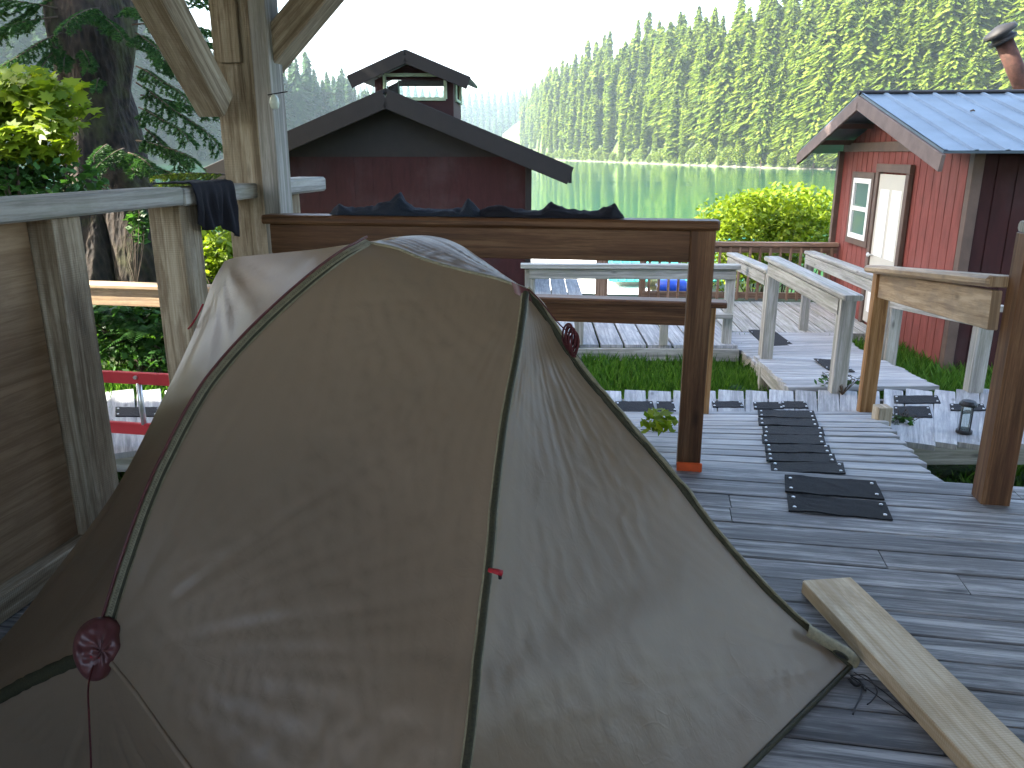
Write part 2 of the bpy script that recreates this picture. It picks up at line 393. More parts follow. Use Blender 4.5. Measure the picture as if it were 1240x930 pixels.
co.location = O; co.rotation_euler = (math.pi/2-PITCH, 0, YAW); scene.camera = co
scene.view_settings.view_transform = 'Standard'; scene.view_settings.look = 'None'; scene.view_settings.gamma = 1; scene.view_settings.exposure = EXPO = 2.95
scene.render.resolution_x = 1024; scene.render.resolution_y = 768
scene.render.engine = 'CYCLES'
scene.cycles.max_bounces = 8; scene.cycles.diffuse_bounces = 4; scene.cycles.glossy_bounces = 3; scene.cycles.transmission_bounces = 6
scene.cycles.transparent_max_bounces = 8; scene.cycles.volume_bounces = 1; scene.cycles.sample_clamp_indirect = 6

# ------------------------------------------------------------------ terrain, water
WATER = -3.0
def sst(a, b, x):
    t = min(1, max(0, (x-a)/(b-a))); return t*t*(3-2*t)
def ground_h(x, y):
    z = -1.05 + .55*sst(-1.0, -4.5, x)*1.0 + .45*sst(5.5, 9, y)*sst(-3.0, -6, x)
    z += .45*sst(4.6, 2.0, y)*sst(3, 1, abs(x-1))*0
    z -= 6.0*sst(14.5, 27, y - .10*x)
    z += 1.2*sst(-7, -14, x)*sst(30, 14, y)
    z += .05*noise.noise(Vector((x*.9, y*.9, 0))) + .1*noise.noise(Vector((x*.3, y*.3, 3)))
    return z
def terrain():
    xs = np.concatenate([np.linspace(-60, -12, 25)[:-1], np.linspace(-12, 12, 97), np.linspace(12, 60, 25)[1:]])
    ys = np.concatenate([np.linspace(-40, -4, 19)[:-1], np.linspace(-4, 30, 137), np.linspace(30, 60, 10)[1:]])
    P = np.array([[(x, y, ground_h(x, y)) for x in xs] for y in ys])
    MB().grid(P).build('ground', M['ground'], smooth=True, kind='structure')
terrain()
wb = MB(); wb.quad([(-4000, 12, WATER), (4000, 12, WATER), (4000, 4500, WATER), (-4000, 4500, WATER)])
wb.build('water', M['water'], kind='structure')

# ------------------------------------------------------------------ boards helpers
def boards(name, corners, along, width, th=.038, gap=.008, mat='deck', jit=.06, jw=.25, kind='structure', joists=None, fascia=None):
    """plank surface on quad corners (a,b,c,d): boards run a->b, are stacked from a->d. world points = TOP surface"""
    a, b, c, d = [Vector(p) for p in corners]; mb = MB()
    n = max(1, round((d-a).length/width)); ws = [1+random.uniform(-jw, jw) for _ in range(n)]; tot = sum(ws); s = 0
    nrm = (b-a).cross(d-a).normalized()
    if nrm.z < 0: nrm = -nrm
    for k in range(n):
        f0, f1 = s/tot, (s+ws[k])/tot; s += ws[k]; fm = (f0+f1)/2
        wd = ((d-a).length+(c-b).length)/2*(f1-f0)-gap*random.uniform(.6, 1.4)
        p = a.lerp(d, fm); q = b.lerp(c, fm); dd = (q-p).normalized()
        p = p - dd*random.uniform(0, jit); q = q + dd*random.uniform(0, jit)
        dz = random.uniform(-.003, .002)
        # long runs are broken by a butt joint
        L = (q-p).length; cuts = [0, 1]
        if L > 3.2: cuts = [0, random.uniform(.3, .7), 1]
        for i in range(len(cuts)-1):
            g = .003/L
            mb.beam(p.lerp(q, cuts[i]+(g if i else 0)) + nrm*(dz-th/2), p.lerp(q, cuts[i+1]) + nrm*(dz-th/2), wd, th, up=nrm, ch=.004, seg=1, jit=.0006)
    o = mb.build(name, M[mat], kind=kind)
    return o
def under(root_name, segs, mat='grey'):
    mb = MB()
    for (a, b, w_, h_) in segs: mb.beam(a, b, w_, h_)
    return mb.build(root_name, M[mat], kind='structure')

VF = 3.70        # front edge of the main deck (front railing line)
UL = -2.02       # left wall line
# main deck
boards('deck', [(-2.1, -2.6, 0), (3.4, -2.6, 0), (3.4, VF, 0), (-2.1, VF, 0)], 'x', .142, th=.04, gap=.005, mat='deck', jit=.01, jw=.16)
under('deck_frame', [((-2.1, VF-.04, -.125), (3.4, VF-.04, -.125), .05, .16), ((-2.1, -2, -.125), (3.4, -2, -.125), .05, .16)] +
      [((x, -2.5, -.13), (x, VF-.08, -.13), .05, .16) for x in (-1.6, -.6, .4, 1.4, 2.4, 3.3)])
ZC = -.33        # cross walkway level
rA = Vector((-.25, VF+.02, -.012)); rB = pz(1141, 592, -.012); rB.y = VF+.02
rampL = pz(700, 498, ZC+.01); rampR = pz(1057, 497, ZC+.01)
boards('ramp', [rA, rB, rampR, rampL], 'x', .15, gap=.016, mat='walk', jit=.03, jw=.2)
under('ramp_frame', [(rA+Vector((.1, 0, -.11)), rampL+Vector((.1, -.02, -.11)), .05, .14), (rB+Vector((-.04, 0, -.11)), rampR+Vector((-.04, -.02, -.11)), .05, .14)])
# cross walkway: boards run in depth
fyr = lambda px: pz(px, 473, ZC)
nr = lambda px, y: pz(px, y, ZC)
boards('boardwalk', [nr(-420, 548), fyr(-420), fyr(690), nr(690, 545)], 'y', .165, gap=.018, mat='walk', jit=.03)
boards('boardwalk', [nr(693, 500.5), fyr(693), fyr(1066), nr(1066, 499)], 'y', .165, gap=.018, mat='walk', jit=.01)
boards('boardwalk', [nr(1069, 536), fyr(1069), fyr(1500), nr(1500, 536)], 'y', .165, gap=.018, mat='walk', jit=.03)
dn = Vector((0, 0, -.11))
under('boardwalk_frame', [(nr(-420, 478)+dn, nr(1500, 478)+dn, .05, .14), (nr(-420, 538)+dn, nr(690, 538)+dn, .05, .14), (nr(1075, 530)+dn, nr(1500, 530)+dn, .05, .14)]
      + [(nr(x, y)+Vector((0, 0, -.18)), nr(x, y)+Vector((0, 0, -1.0)), .1, .1) for x in (-200, 100, 400, 720, 1090, 1300) for y in (478, 530)])
# far walkway B then A, sloping down to the cabin deck
ZD = -.92
b0 = pz(958, 472, ZC); b1 = pz(1131, 470, ZC)
zb = -.58; b2 = pz(916, 430, zb); b3 = pz(1070, 436, zb)
boards('boardwalk', [b0+Vector((0, .03, .012)), b1+Vector((0, .03, .012)), b3, b2], 'x', .19, gap=.02, mat='walk', jit=.04)
a0 = pz(929, 446, zb-.13); a1 = pz(1040, 432, zb-.06); a2 = pz(866, 402, ZD); a3 = pz(1000, 402, ZD)
boards('boardwalk', [a0, b3.lerp(b2, .02)+Vector((0, .0, -.03)), a3+Vector((.1, 0, 0)), a2], 'x', .19, gap=.02, mat='walk', jit=.04)
under('boardwalk_frame', [(b0+Vector((.04, .05, -.11)), b2+Vector((.04, 0, -.11)), .05, .15), (b1+Vector((-.04, .05, -.11)), b3+Vector((-.04, 0, -.11)), .05, .15),
      (a0+Vector((.04, 0, -.11)), a2+Vector((.04, 0, -.11)), .05, .15)] + [(p+Vector((.06, 0, -.1)), Vector((p.x+.06, p.y, -1.5)), .1, .1) for p in (b2, a0, a2, b3)])
# cabin frame
ca = math.atan2(75, F); ed = cam2w(math.sin(ca), math.cos(ca)); er = cam2w(math.cos(ca), -math.sin(ca))
K = pz(1143, 462, -1.05); K.z = 0
def cab(r, d, z): return K + er*r + ed*d + Vector((0, 0, z))
# cabin deck: boards run in depth
d0 = pz(868, 401, ZD+.01); d1 = pz(870, 367, ZD+.01)
q0 = cab(-2.35, 2.2, ZD); 
def incab(p): v = p-K; return v.dot(er), v.dot(ed)
r0, dd0 = incab(d0); r1, dd1 = incab(d1); print('cabin deck r,d', r0, dd0, r1, dd1)
boards('cabin_deck', [cab(-2.9, dd0, ZD+.01), cab(-2.9, dd1+.2, ZD+.01), cab(-.03, dd1+.2, ZD+.01), cab(-.03, dd0, ZD+.01)], 'y', .26, gap=.02, mat='grey', jit=.0)
under('cabin_deck_frame', [(cab(-2.9, dd0+.03, ZD-.12), cab(-.03, dd0+.03, ZD-.12), .05, .2)])
# mid deck in front of the big building
mvp = math.atan2(28, F); md = cam2w(math.sin(mvp), math.cos(mvp)); mr = cam2w(math.cos(mvp), -math.sin(mvp))
ZM = -.75; m0 = pz(700, 417, ZM); m1 = pz(925, 418, ZM); 
def mid(px, d, z): base = m0 + mr*((px-700)/F*10.0*.985); return Vector((base.x, base.y, z)) + md*d
boards('middle_deck', [mid(520, 0, ZM), mid(520, 5.2, ZM), mid(725, 5.2, ZM), mid(725, 0, ZM)], 'y', .275, gap=.022, mat='walk', jit=.0)
boards('middle_deck', [mid(725.6, 0, ZM), mid(725.6, 1.75, ZM), mid(888, 1.75, ZM), mid(888, 0, ZM)], 'y', .275, gap=.022, mat='walk', jit=.0)
under('middle_deck_frame', [(mid(520, -.02, ZM-.115), mid(888, -.02, ZM-.115), .045, .15), (mid(520, 1.6, ZM-.115), mid(888, 1.6, ZM-.115), .045, .15)] +
      [(mid(x, .1, ZM-.1), mid(x, .1, -1.5), .1, .1) for x in (560, 680, 800, 880)])
for o in list(C.objects):
    if o.get('kind') == 'structure' and o.name.startswith(('boardwalk_frame',)): pass

# ------------------------------------------------------------------ railings
def railing(name, label, cat, base, parts, group=None):
    """parts: list of (part_name, mat, list of (fn))"""
    root = empty(name, base, label, cat, group)
    for (pn, mat, fn) in parts:
        mb = MB(); fn(mb); mb.build(pn, M[mat], root)
    return root
BM = lambda a, b, w_, h_, **k: (lambda mb: mb.beam(a, b, w_, h_, **k))
PS = lambda base, w_, d_, h_, **k: (lambda mb: mb.post(base, w_, d_, h_, **k))
# front brown railing
zt = py_(600, 263, VF).z; xl = py_(331, 270, VF).x; xr = py_(871, 270, VF).x
print('front rail top', zt, xl, xr)
pR = pz(834, 577, 0); pR.y = VF-.055
railing('deck_railing', 'brown stained front railing of the tent deck with flat cap, clothes laid on it', 'railing', (0, VF, 0), [
    ('cap_rail', 'brown', BM((xl-.03, VF, zt-.02), (xr, VF, zt-.02), .15, .042, ch=.012)),
    ('fascia_board', 'brown', BM((xl, VF-.02, zt-.114), (pR.x-.055, VF-.02, zt-.114), .04, .142)),
    ('post', 'brown', PS((pR.x, VF-.01, -.25), .108, .108, zt+.25-.042)),
    ('post', 'orange', PS((xl+.05, VF+.01, 0), .09, .09, zt-.043)),
    ('base_bracket', 'orangemark', BM((pR.x-.055, VF-.075, .02), (pR.x+.062, VF-.075, .02), .012, .045)),
])
# long lower rail behind it
VB = pz(858, 503, ZC).y - .05; zb_ = py_(760, 361, VB).z
xa = py_(95, 370, VB).x; xb = py_(880, 365, VB).x; print('lower rail', VB, zb_, xa, xb)
railing('walkway_railing', 'long low brown rail along the near side of the boardwalk behind the tent', 'railing', (0, VB, ZC), [
    ('cap_rail', 'tan', BM((xa-.3, VB, zb_-.02), (-1.2, VB, zb_-.02), .15, .04, ch=.01)),
    ('cap_rail', 'brown', BM((-1.196, VB, zb_-.02), (xb, VB, zb_-.02), .15, .04, ch=.01)),
    ('side_board', 'tan', BM((xa-.3, VB-.03, zb_-.105), (-1.2, VB-.03, zb_-.105), .04, .128)),
    ('side_board', 'brown', BM((-1.196, VB-.03, zb_-.105), (xb-.1, VB-.03, zb_-.105), .04, .128)),
    ('post', 'orange', PS((xb-.11, VB+.04, ZC-.3), .09, .09, zb_-.042-ZC+.3)),
    ('post', 'orange', PS((-1.1, VB+.04, ZC-.3), .09, .09, zb_-.042-ZC+.3)),
    ('post', 'orange', PS((xa-.1, VB+.04, ZC-.3), .09, .09, zb_-.042-ZC+.3)),
])
# right deck post with railing stub
g = pz(1196, 605, 0); zt2 = py_(1228, 268, g.y).z
railing('right_railing', 'dark brown deck railing at the right edge of the photo with a round nosed cap', 'railing', (g.x, g.y, 0), [
    ('post', 'brown', PS((g.x+.01, g.y, -.3), .115, .115, zt2+.3-.045)),
    ('cap_rail', 'grey', BM((g.x-.045, g.y-.01, zt2-.022), (3.3, g.y-.01, zt2-.022), .15, .045, ch=.015)),
    ('fascia_board', 'brown', BM((g.x+.07, g.y-.02, zt2-.115), (3.3, g.y-.02, zt2-.115), .04, .14)),
    ('lit_edge_strip', 'orange', BM((g.x-.052, g.y-.065, -.02), (g.x-.052, g.y-.065, zt2-.05), .022, .022)),  # added strip: sunlight on the post's left edge put into colour
])
# tan rail from the stub post on the ramp to the right post
e0 = pz(1041, 499, ZC); zc0 = py_(1058, 322, e0.y).z; e1 = Vector((g.x-.05, g.y+.05, 0)); zc1 = py_(1205, 335, g.y+.05).z
top0 = Vector((e0.x-.02, e0.y, zc0-.02)); top1 = Vector((e1.x-.01, e1.y, zc1-.02)); dv = Vector((0, 0, -.11))
railing('ramp_railing', 'short sloping tan rail with orange post at the right side of the ramp', 'railing', (e0.x, e0.y, ZC), [
    ('cap_rail', 'tan', BM(top0, top1, .14, .05, ch=.018)),
    ('side_board', 'tan', BM(top0+dv+Vector((.05, .0, 0)), top1+dv+Vector((-.02, 0, -.01)), .04, .165)),
    ('post', 'orange', PS((e0.x+.035, e0.y, ZC-.3), .098, .098, zc0-.05-ZC+.3)),
])
# stub post
s0 = pz(1068, 522, ZC)
MB().post((s0.x, s0.y+.05, ZC-.35), .095, .095, .35+.16, yaw=.2).build('stub_post', M['rough'], origin=(s0.x, s0.y, ZC), label='short cut off grey post stub at the foot of the ramp railing post', cat='post')
# left railing of far walkway (posts 1013 and 925) and further post 880
def prail(name, label, posts, capmat='grey', pw=.11, group=None, cw_=.15, side=True, over=.12):
    """posts: (px_base, py_base, z_base, py_top)"""
    pts = []
    for (px, pyb, z, pyt) in posts:
        b = pz(px, pyb, z); top = pY(px, pyt, (b-O).dot(cam2w(0, 1))); pts.append((b, top.z))
    root = empty(name, (pts[0][0].x, pts[0][0].y, pts[0][0].z), label, 'railing', group)
    for (b, zt_) in pts:
        MB().post((b.x, b.y, b.z-.45), pw, pw, zt_-b.z+.45-.045, yaw=random.uniform(-.05, .05)).build('post', M[capmat], root)
    A = Vector((pts[0][0].x, pts[0][0].y, pts[0][1]-.022)); B = Vector((pts[-1][0].x, pts[-1][0].y, pts[-1][1]-.022)); d = (B-A).normalized()
    MB().beam(A-d*over, B+d*over, cw_, .045, ch=.01).build('cap_rail', M[capmat], root)
    if side: MB().beam(A-Vector((.045, 0, .09)), B-Vector((.045, 0, .09)), .04, .12).build('side_board', M[capmat], root)
    return root
prail('walkway_railing', 'weathered grey handrail on two posts, left side of the far boardwalk', [(1013, 474, ZC, 354), (927, 440, -.60, 312)])
prail('walkway_railing', 'grey handrail sloping away just beyond the two post rail, ending behind the brown deck post', [(925, 430, -.66, 326), (880, 402, ZD, 306)], over=.05)
prail('walkway_railing', 'grey handrail on the right side of the far boardwalk in front of the cabin door', [(1062, 436, -.6, 338), (972, 400, ZD, 304)], over=.05)
prail('walkway_railing', 'low mossy grey rail in front of the red cabin corner on stout posts', [(1178, 473, ZC, 368), (1076, 438, -.6, 352)], over=.25)
# mid deck rail
mz = mid(640, -.0, 0); 
ytop = pY(730, 320, (mid(730, .1, 0)-O).dot(cam2w(0, 1))).z
railing('middle_railing', 'long grey handrail at the front edge of the deck beside the big building', 'railing', mid(730, .1, ZM), [
    ('cap_rail', 'grey', BM(mid(632, .1, ytop-.02), mid(884, .1, ytop-.02), .15, .05)),
    ('side_board', 'grey', BM(mid(642, .08, ytop-.11), mid(880, .08, ytop-.11), .04, .12)),
    ('post', 'grey', PS(mid(643, .14, ZM), .11, .11, ytop-ZM-.047)),
    ('post', 'grey', PS(mid(876, .14, ZM), .11, .11, ytop-ZM-.047)),
    ('bench_board', 'grey', BM(mid(640, .05, ZM+.35), mid(878, .05, ZM+.35), .15, .05)),
    ('leg', 'grey', PS(mid(701, .02, ZM), .1, .1, .32)),
    ('leg', 'grey', PS(mid(800, .02, ZM), .1, .1, .32)),
])
pbp = mid(741, 1.9, ZM)
MB().post(pbp, .16, .16, 1.35).build('deck_post', M['fence'], origin=pbp, label='thick brown post standing on the deck beyond the grey handrail', cat='post')
# cabin deck fence
root = empty('deck_fence', cab(-1.5, dd1+.1, ZD), 'brown fence with upright balusters at the far edge of the cabin deck', 'fence')
fz = pY(940, 293, (cab(-1.5, dd1+.1, 0)-O).dot(cam2w(0, 1))).z; print('fence top', fz)
MB().beam(cab(-3.1, dd1+.1, fz-.03), cab(-.03, dd1+.1, fz-.03), .16, .06).build('cap_rail', M['fence'], root)
MB().beam(cab(-3.1, dd1+.1, fz-.12), cab(-.03, dd1+.1, fz-.12), .04, .1).build('top_rail', M['fence'], root)
MB().beam(cab(-3.1, dd1+.1, ZD+.13), cab(-.03, dd1+.1, ZD+.13), .04, .1).build('bottom_rail', M['fence'], root)
k = -3.0
while k < -.1:
    MB().beam(cab(k, dd1+.06, ZD+.06), cab(k, dd1+.06, fz-.08), .04, .035, up=ed).build('baluster', M['fence'], root); k += .16
for k in (-3.1, -.12): MB().post(cab(k, dd1+.16, ZD-.3), .11, .11, fz-ZD+.3-.06).build('post', M['fence'], root)

# ------------------------------------------------------------------ left wall / railing, shelter
zl = 1.315
vx = lambda px, py: px_(px, py, UL)
root = empty('left_railing', (UL, 2.5, 0), 'weathered thick cap rail with plywood infill along the left side of the shelter', 'railing')
jend = vx(366, 225).y
MB().beam((UL, -2.4, zl-.035), (UL, 3.12, zl-.035), .17, .072, ch=.008, seg=4, jit=.001).build('cap_rail', M['grey'], root)
MB().beam((UL+.01, 3.124, zl-.04), (UL+.01, 3.95, zl-.04), .15, .072, ch=.008).build('cap_rail', M['grey'], root)
MB().beam((UL+.03, 4.02, zl-.035), (UL+.03, 4.55, zl-.035), .17, .08, ch=.012).build('cap_rail', M['grey'], root)
va = 2.45
MB().post((UL-.02, va, -.2), .15, .14, zl-.073+.2).build('post', M['rough'], root)
MB().post((UL-.02, 3.2, -.2), .15, .15, zl-.073+.2).build('post', M['rough'], root)
MB().post((UL+.0, 4.25, -.2), .11, .11, zl-.078+.2).build('post', M['rough'], root)
MB().post((UL-.02, .5, -.2), .13, .13, zl-.073+.2).build('post', M['rough'], root)
pl = MB()
pl.slab([(UL-.05, -2.4, .04), (UL-.05, va-.08, .04), (UL-.05, va-.08, zl-.08), (UL-.05, -2.4, zl-.08)][::-1], .018)
pl.build('plywood_panel', M['ply'], root)
MB().beam((UL-.02, -2.4, .05), (UL-.02, va-.08, .05), .09, .09).build('sole_plate', M['rough'], root)

cpv = py_(290, 300, 3.86); cx_ = cpv.x
print('corner post x', cx_)
sh = empty('shelter', (cx_, 3.86, 0), 'open timber shelter over the tent with a braced corner post of rough sawn timber', 'shelter')
cx_ = -2.0
ps = MB(); ps.post((cx_-.0, 3.86, -.3), .20, .20, 3.2, seg=6, jit=.002); ps.build('corner_post', M['rough'], sh)
MB().beam((cx_+.152, 3.80, -.2), (cx_+.152, 3.80, 2.55), .085, .14, up=(0, 1, 0), jit=.0015, seg=6).build('side_board', M['grey'], sh)
MB().beam((cx_+.0, 3.745, 1.86), (cx_+.0, 3.745, 2.9), .10, .03, up=(0, 1, 0)).build('face_board', M['rough'], sh)
# braces
def brace(a, b, w_, h_, up): MB().beam(a, b, w_, h_, up=up, ch=.006, seg=3, jit=.001).build('brace', M['rough'], sh)
brace(Vector((cx_-.02, 3.60, 1.66)), Vector((cx_-.02, 2.55, 2.75)), .13, .15, (0, 1, 1))
brace(Vector((cx_+.10, 3.86, 1.86)), Vector((cx_+1.1, 3.86, 2.80)), .13, .17, (0, 1, 0))
# plates and roof (overhead, out of frame; roof sides widened to cut light)
ZR = 2.78
MB().beam((-2.6, 3.86, ZR+.09), (3.6, 3.86, ZR+.09), .16, .2).build('plate_beam', M['rough'], sh)
MB().beam((cx_, -2.8, ZR+.085), (cx_, 3.77, ZR+.085), .16, .19).build('plate_beam', M['rough'], sh)
for k in range(13):
    x = -2.5 + k*.75
    MB().beam((x, -3.0, ZR+.26), (x, 4.55, ZR+.26), .05, .14).build('rafter', M['rough'], sh)
MB().slab([(-3.7, -3.2, ZR+.40), (6.5, -3.2, ZR+.40), (6.5, 4.8, ZR+.40), (-3.7, 4.8, ZR+.40)], .05).build('roof', M['insul'], sh)
MB().post((3.3, 3.86, -.3), .2, .2, 3.2).build('corner_post', M['rough'], sh)
MB().slab([(-2.1, -2.5, .0), (3.4, -2.5, .0), (3.4, -2.5, 1.2), (-2.1, -2.5, 1.2)], .03).build('unseen_back_wall', M['ply'], sh)  # unseen wall, height set for the light reaching the tent
MB().slab([(3.42, -2.5, .0), (3.42, 2.0, .0), (3.42, 2.0, ZR), (3.42, -2.5, ZR)], .03).build('added_shade_wall', M['ply'], sh)  # unseen wall added to darken the tent and deck
# small ceramic knob and nail on the corner board
kp = Vector((cx_+.205, 3.73, 1.70))
kr = empty('hook_knob', kp, 'small pale glazed knob with a wire nail on the corner post of the shelter', 'hook')
MB().lathe(kp, [(.004, -.05), (.018, -.045), (.024, -.02), (.02, .0), (.012, .012), (.004, .02)], n=14, axis=(0, 0, 1)).build('knob', M['ceramic'], kr, smooth=True)
MB().tube([kp+Vector((-.03, 0, .015)), kp+Vector((.075, -.01, .028))], .003, n=6).build('nail', M['black'], kr)

# ------------------------------------------------------------------ mats on deck, ramp, cross walkway
def matp(corners, thick=.007, label='', curl=True):
    a, b, c, d = [Vector(p) for p in corners]; n = 12; m = 8
    nrm = (b-a).cross(d-a).normalized()
    if nrm.z < 0: nrm = -nrm
    P = np.zeros((m, n, 3)); seed = random.random()*50
    for i in range(m):
        for j in range(n):
            p = a.lerp(b, j/(n-1)).lerp(d.lerp(c, j/(n-1)), i/(m-1))
            z = thick + .004*abs(noise.noise(Vector((j*.5, i*.5, seed)))) + (.010*max(0, noise.noise(Vector((j*.22, seed, 0)))) if i in (0, m-1) and curl else 0)
            q = p + nrm*z + (d-a).normalized()*(.006*noise.noise(Vector((j*.6, i*.2, seed+9))))
            P[i, j] = q
    org = (a+c)/2
    mb = MB(); mb.grid(P)
    n0 = len(mb.v)   # skirt
    ring = [(0, j) for j in range(n)] + [(i, n-1) for i in range(1, m)] + [(m-1, j) for j in range(n-2, -1, -1)] + [(i, 0) for i in range(m-2, 0, -1)]
    vs = [Vector(P[i, j]) for i, j in ring]; mb.v.extend(vs); mb.v.extend([v-nrm*(thick) for v in vs]); L = len(vs)
    for i in range(L): j = (i+1) % L; mb.face((n0+i, n0+L+i, n0+L+j, n0+j))
    root = empty('grip_mat', org, label, 'mat', 'black grip mats nailed to the walkway')
    mb.build('mat_sheet', M['mat'], root)
    for (s_, t_) in ((.06, .2), (.06, .8), (.94, .2), (.94, .8)):
        p = a.lerp(b, s_).lerp(d.lerp(c, s_), t_) + nrm*(thick+.001)
        MB().lathe(p, [(.0075, 0), (.0075, .004), (.004, .006)], n=8).build('nail', M['nail'], root)
matp([pz(953, 600, 0), pz(1072, 610, 0), pz(1081, 631, 0), pz(955, 620, 0)][::1], label='nearest large black grip mat on the shelter deck')
matp([pz(950, 577, 0), pz(1060, 584, 0), pz(1071, 606, 0), pz(951, 597, 0)], label='second large black grip mat on the deck at the top of the ramp')
# ramp mats
mc0 = pz(975, 573, 0); 
def onramp(px, py):
    z = -.1
    for _ in range(30):
        p = pz(px, py, z); ye = rampL.y+(rampR.y-rampL.y)*(p.x-rampL.x)/(rampR.x-rampL.x); z = -.012+(ZC+.022)*min(1, max(0, (p.y-VF-.02)/(ye-VF-.02)))
    return p+Vector((0, 0, .003))
rows = [(498, 506, 917, 985), (508, 516, 919, 990), (518, 527, 921, 994), (528, 538, 924, 999), (540, 549, 926, 1004), (551, 560, 928, 1011), (562, 574, 932, 1020)]
for i, (y0, y1, xl_, xr_) in enumerate(rows):
    j = random.uniform(-2, 2)
    matp([onramp(xl_+j, y0), onramp(xr_+j, y0+1), onramp(xr_+3+j, y1+2), onramp(xl_+1+j, y1)],
         label='narrow black grip mat on the ramp, %s row up from the deck' % ('first', 'second', 'third', 'fourth', 'fifth', 'sixth', 'seventh')[len(rows)-1-i])
for i, (x0, x1, y0, y1, lb) in enumerate([(912, 945, 488, 496, 'black grip mat on the boardwalk at the foot of the ramp, left of two'), (946, 975, 487, 495, 'black grip mat on the boardwalk at the foot of the ramp, right of two'),
        (862, 897, 487, 494, 'black grip mat between the brown deck post and the foot of the ramp'), (745, 790, 487, 500, 'black grip mat on the boardwalk just above the tent edge'), (795, 815, 487, 500, 'small black grip mat on the boardwalk left of the brown deck post'),
        (1082, 1135, 480, 489, 'black grip mat on the right boardwalk nearest the cabin'), (1082, 1125, 493, 506, 'black grip mat on the right boardwalk behind the stub post'), (1150, 1190, 490, 498, 'black grip mat on the right boardwalk behind the small lantern')]):
    matp([pz(x0, y0, ZC), pz(x1, y0, ZC), pz(x1+4, y1, ZC), pz(x0+1, y1, ZC)], label=lb, curl=False)
def onfar(px, py):
    n_ = (b1-b0).cross(b2-b0).normalized(); 
    if py < 430: n_ = (a0-a2).cross(a3-a2).normalized(); q = a2
    else: q = b0
    d = ray(px, py); t = (q-O).dot(n_)/d.dot(n_); return O+d*t+Vector((0, 0, .01))
matp([onfar(905, 400), onfar(935, 400), onfar(962, 420), onfar(925, 420)], label='dark grip mat far along the boardwalk before the cabin deck', curl=False)
matp([onfar(985, 436), onfar(1015, 438), onfar(1035, 452), onfar(1003, 450)], label='dark grip mat on the far boardwalk beside the grey handrail post', curl=False)
matp([pz(140, 494, ZC), pz(196, 494, ZC), pz(190, 505, ZC), pz(140, 505, ZC)], label='black grip mat on the boardwalk behind the red ladder', curl=False)

# ------------------------------------------------------------------ lantern
lp = pz(1167, 524, ZC); lr = empty('solar_lantern', lp, 'small black lantern standing on the right boardwalk edge', 'lantern')
hh = .23; mb = MB(); mb.lathe(lp, [(.05, 0), (.05, .02), (.042, .025)], n=16); mb.build('base', M['black'], lr)
mb = MB(); 
for a in range(4): mb.tube([lp+Vector((math.cos(a*1.571+.5)*.042, math.sin(a*1.571+.5)*.042, .02)), lp+Vector((math.cos(a*1.571+.5)*.042, math.sin(a*1.571+.5)*.042, hh-.04))], .005, n=6)
mb.build('frame', M['black'], lr)
MB().lathe(lp, [(.034, .026), (.034, hh-.045)], n=16).build('glass_pane', M['clear'], lr, smooth=True)
MB().lathe(lp, [(.055, hh-.04), (.055, hh-.025), (.04, hh-.008), (.01, hh)], n=16).build('cap', M['black'], lr)

# ------------------------------------------------------------------ loose plank on deck
tz = .052
pa = pz(972, 702, tz); pb = pz(1031, 698, tz); pd = pz(1182, 930, tz); pc = pz(1240, 886, tz)
dv_ = (pd-pa).normalized(); 
wv = (pb-pa) - dv_*((pb-pa).dot(dv_)); W_ = wv.length; print('plank width', W_)
ctr = (pa+pb)/2
L_ = 2.2
mb = MB(); mb.beam(ctr-Vector((0, 0, tz/2)), ctr+dv_*L_-Vector((0, 0, tz/2)), W_*1.0, tz-.004, ch=.003, seg=6, jit=.0012)
mb.build('loose_plank', M['fresh'], origin=(ctr.x, ctr.y, 0), label='fresh cut pale plank lying loose on the deck beside the tent corner', cat='plank')

# ------------------------------------------------------------------ ladder
yl = pz(170, 541, ZC).y+.02; 
lz0 = py_(170, 519, yl).z; lz1 = py_(170, 458, yl).z
lx0 = py_(60, 458, yl).x; lx1 = py_(300, 458, yl).x; lr = empty('ladder', ((lx0+lx1)/2, yl, ZC), 'red fibreglass ladder with silver rungs lying on its side behind the tent', 'ladder')
for z in (lz0, lz1): MB().beam((lx0, yl, z), (lx1, yl, z), .03, .075, ch=.004).build('side_rail', M['redglass'], lr)
x = py_(170, 480, yl).x - .34*3
while x < lx1-.05: MB().tube([(x, yl, lz0+.03), (x, yl, lz1-.03)], .017, n=12).build('rung', M['alu'], lr, smooth=True); x += .34
xm = py_(430/3+23, 452, yl).x
MB().tube([(py_(166, 452, yl).x, yl-.017, lz1+.01), (py_(166, 452, yl).x, yl-.03, lz1+.01)], .012, n=10).build('bolt', M['alu'], lr)
for xx in (lx0+.1, lx1-.1): MB().beam((xx, yl, ZC), (xx, yl, lz0-.035), .05, .05).build('prop_block', M['grey'], lr)

# ------------------------------------------------------------------ tent
def catmull(pts, n):
    P = [Vector(p) for p in pts]; 
    d = [0]
    for i in range(1, len(P)): d.append(d[-1]+(P[i]-P[i-1]).length)
    out = []
    for k in range(n):
        s = d[-1]*k/(n-1); i = 0
        while i < len(P)-2 and s > d[i+1]: i += 1
        t = (s-d[i])/(d[i+1]-d[i]); p1, p2 = P[i], P[i+1]
        p0 = P[i-1] if i else p1*2-p2; p3 = P[i+2] if i+2 < len(P) else p2*2-p1
        out.append(.5*((2*p1)+(p2-p0)*t+(2*p0-5*p1+4*p2-p3)*t*t+(-p0+3*p1-3*p2+p3)*t**3))
    return out
def path(pix, t0, t1, n, bulge=0.0):
    m = len(pix); return catmull([pt(x, y, t0+(t1-t0)*i/(m-1) - bulge*math.sin(math.pi*i/(m-1))) for i, (x, y) in enumerate(pix)], n)
NA = 90
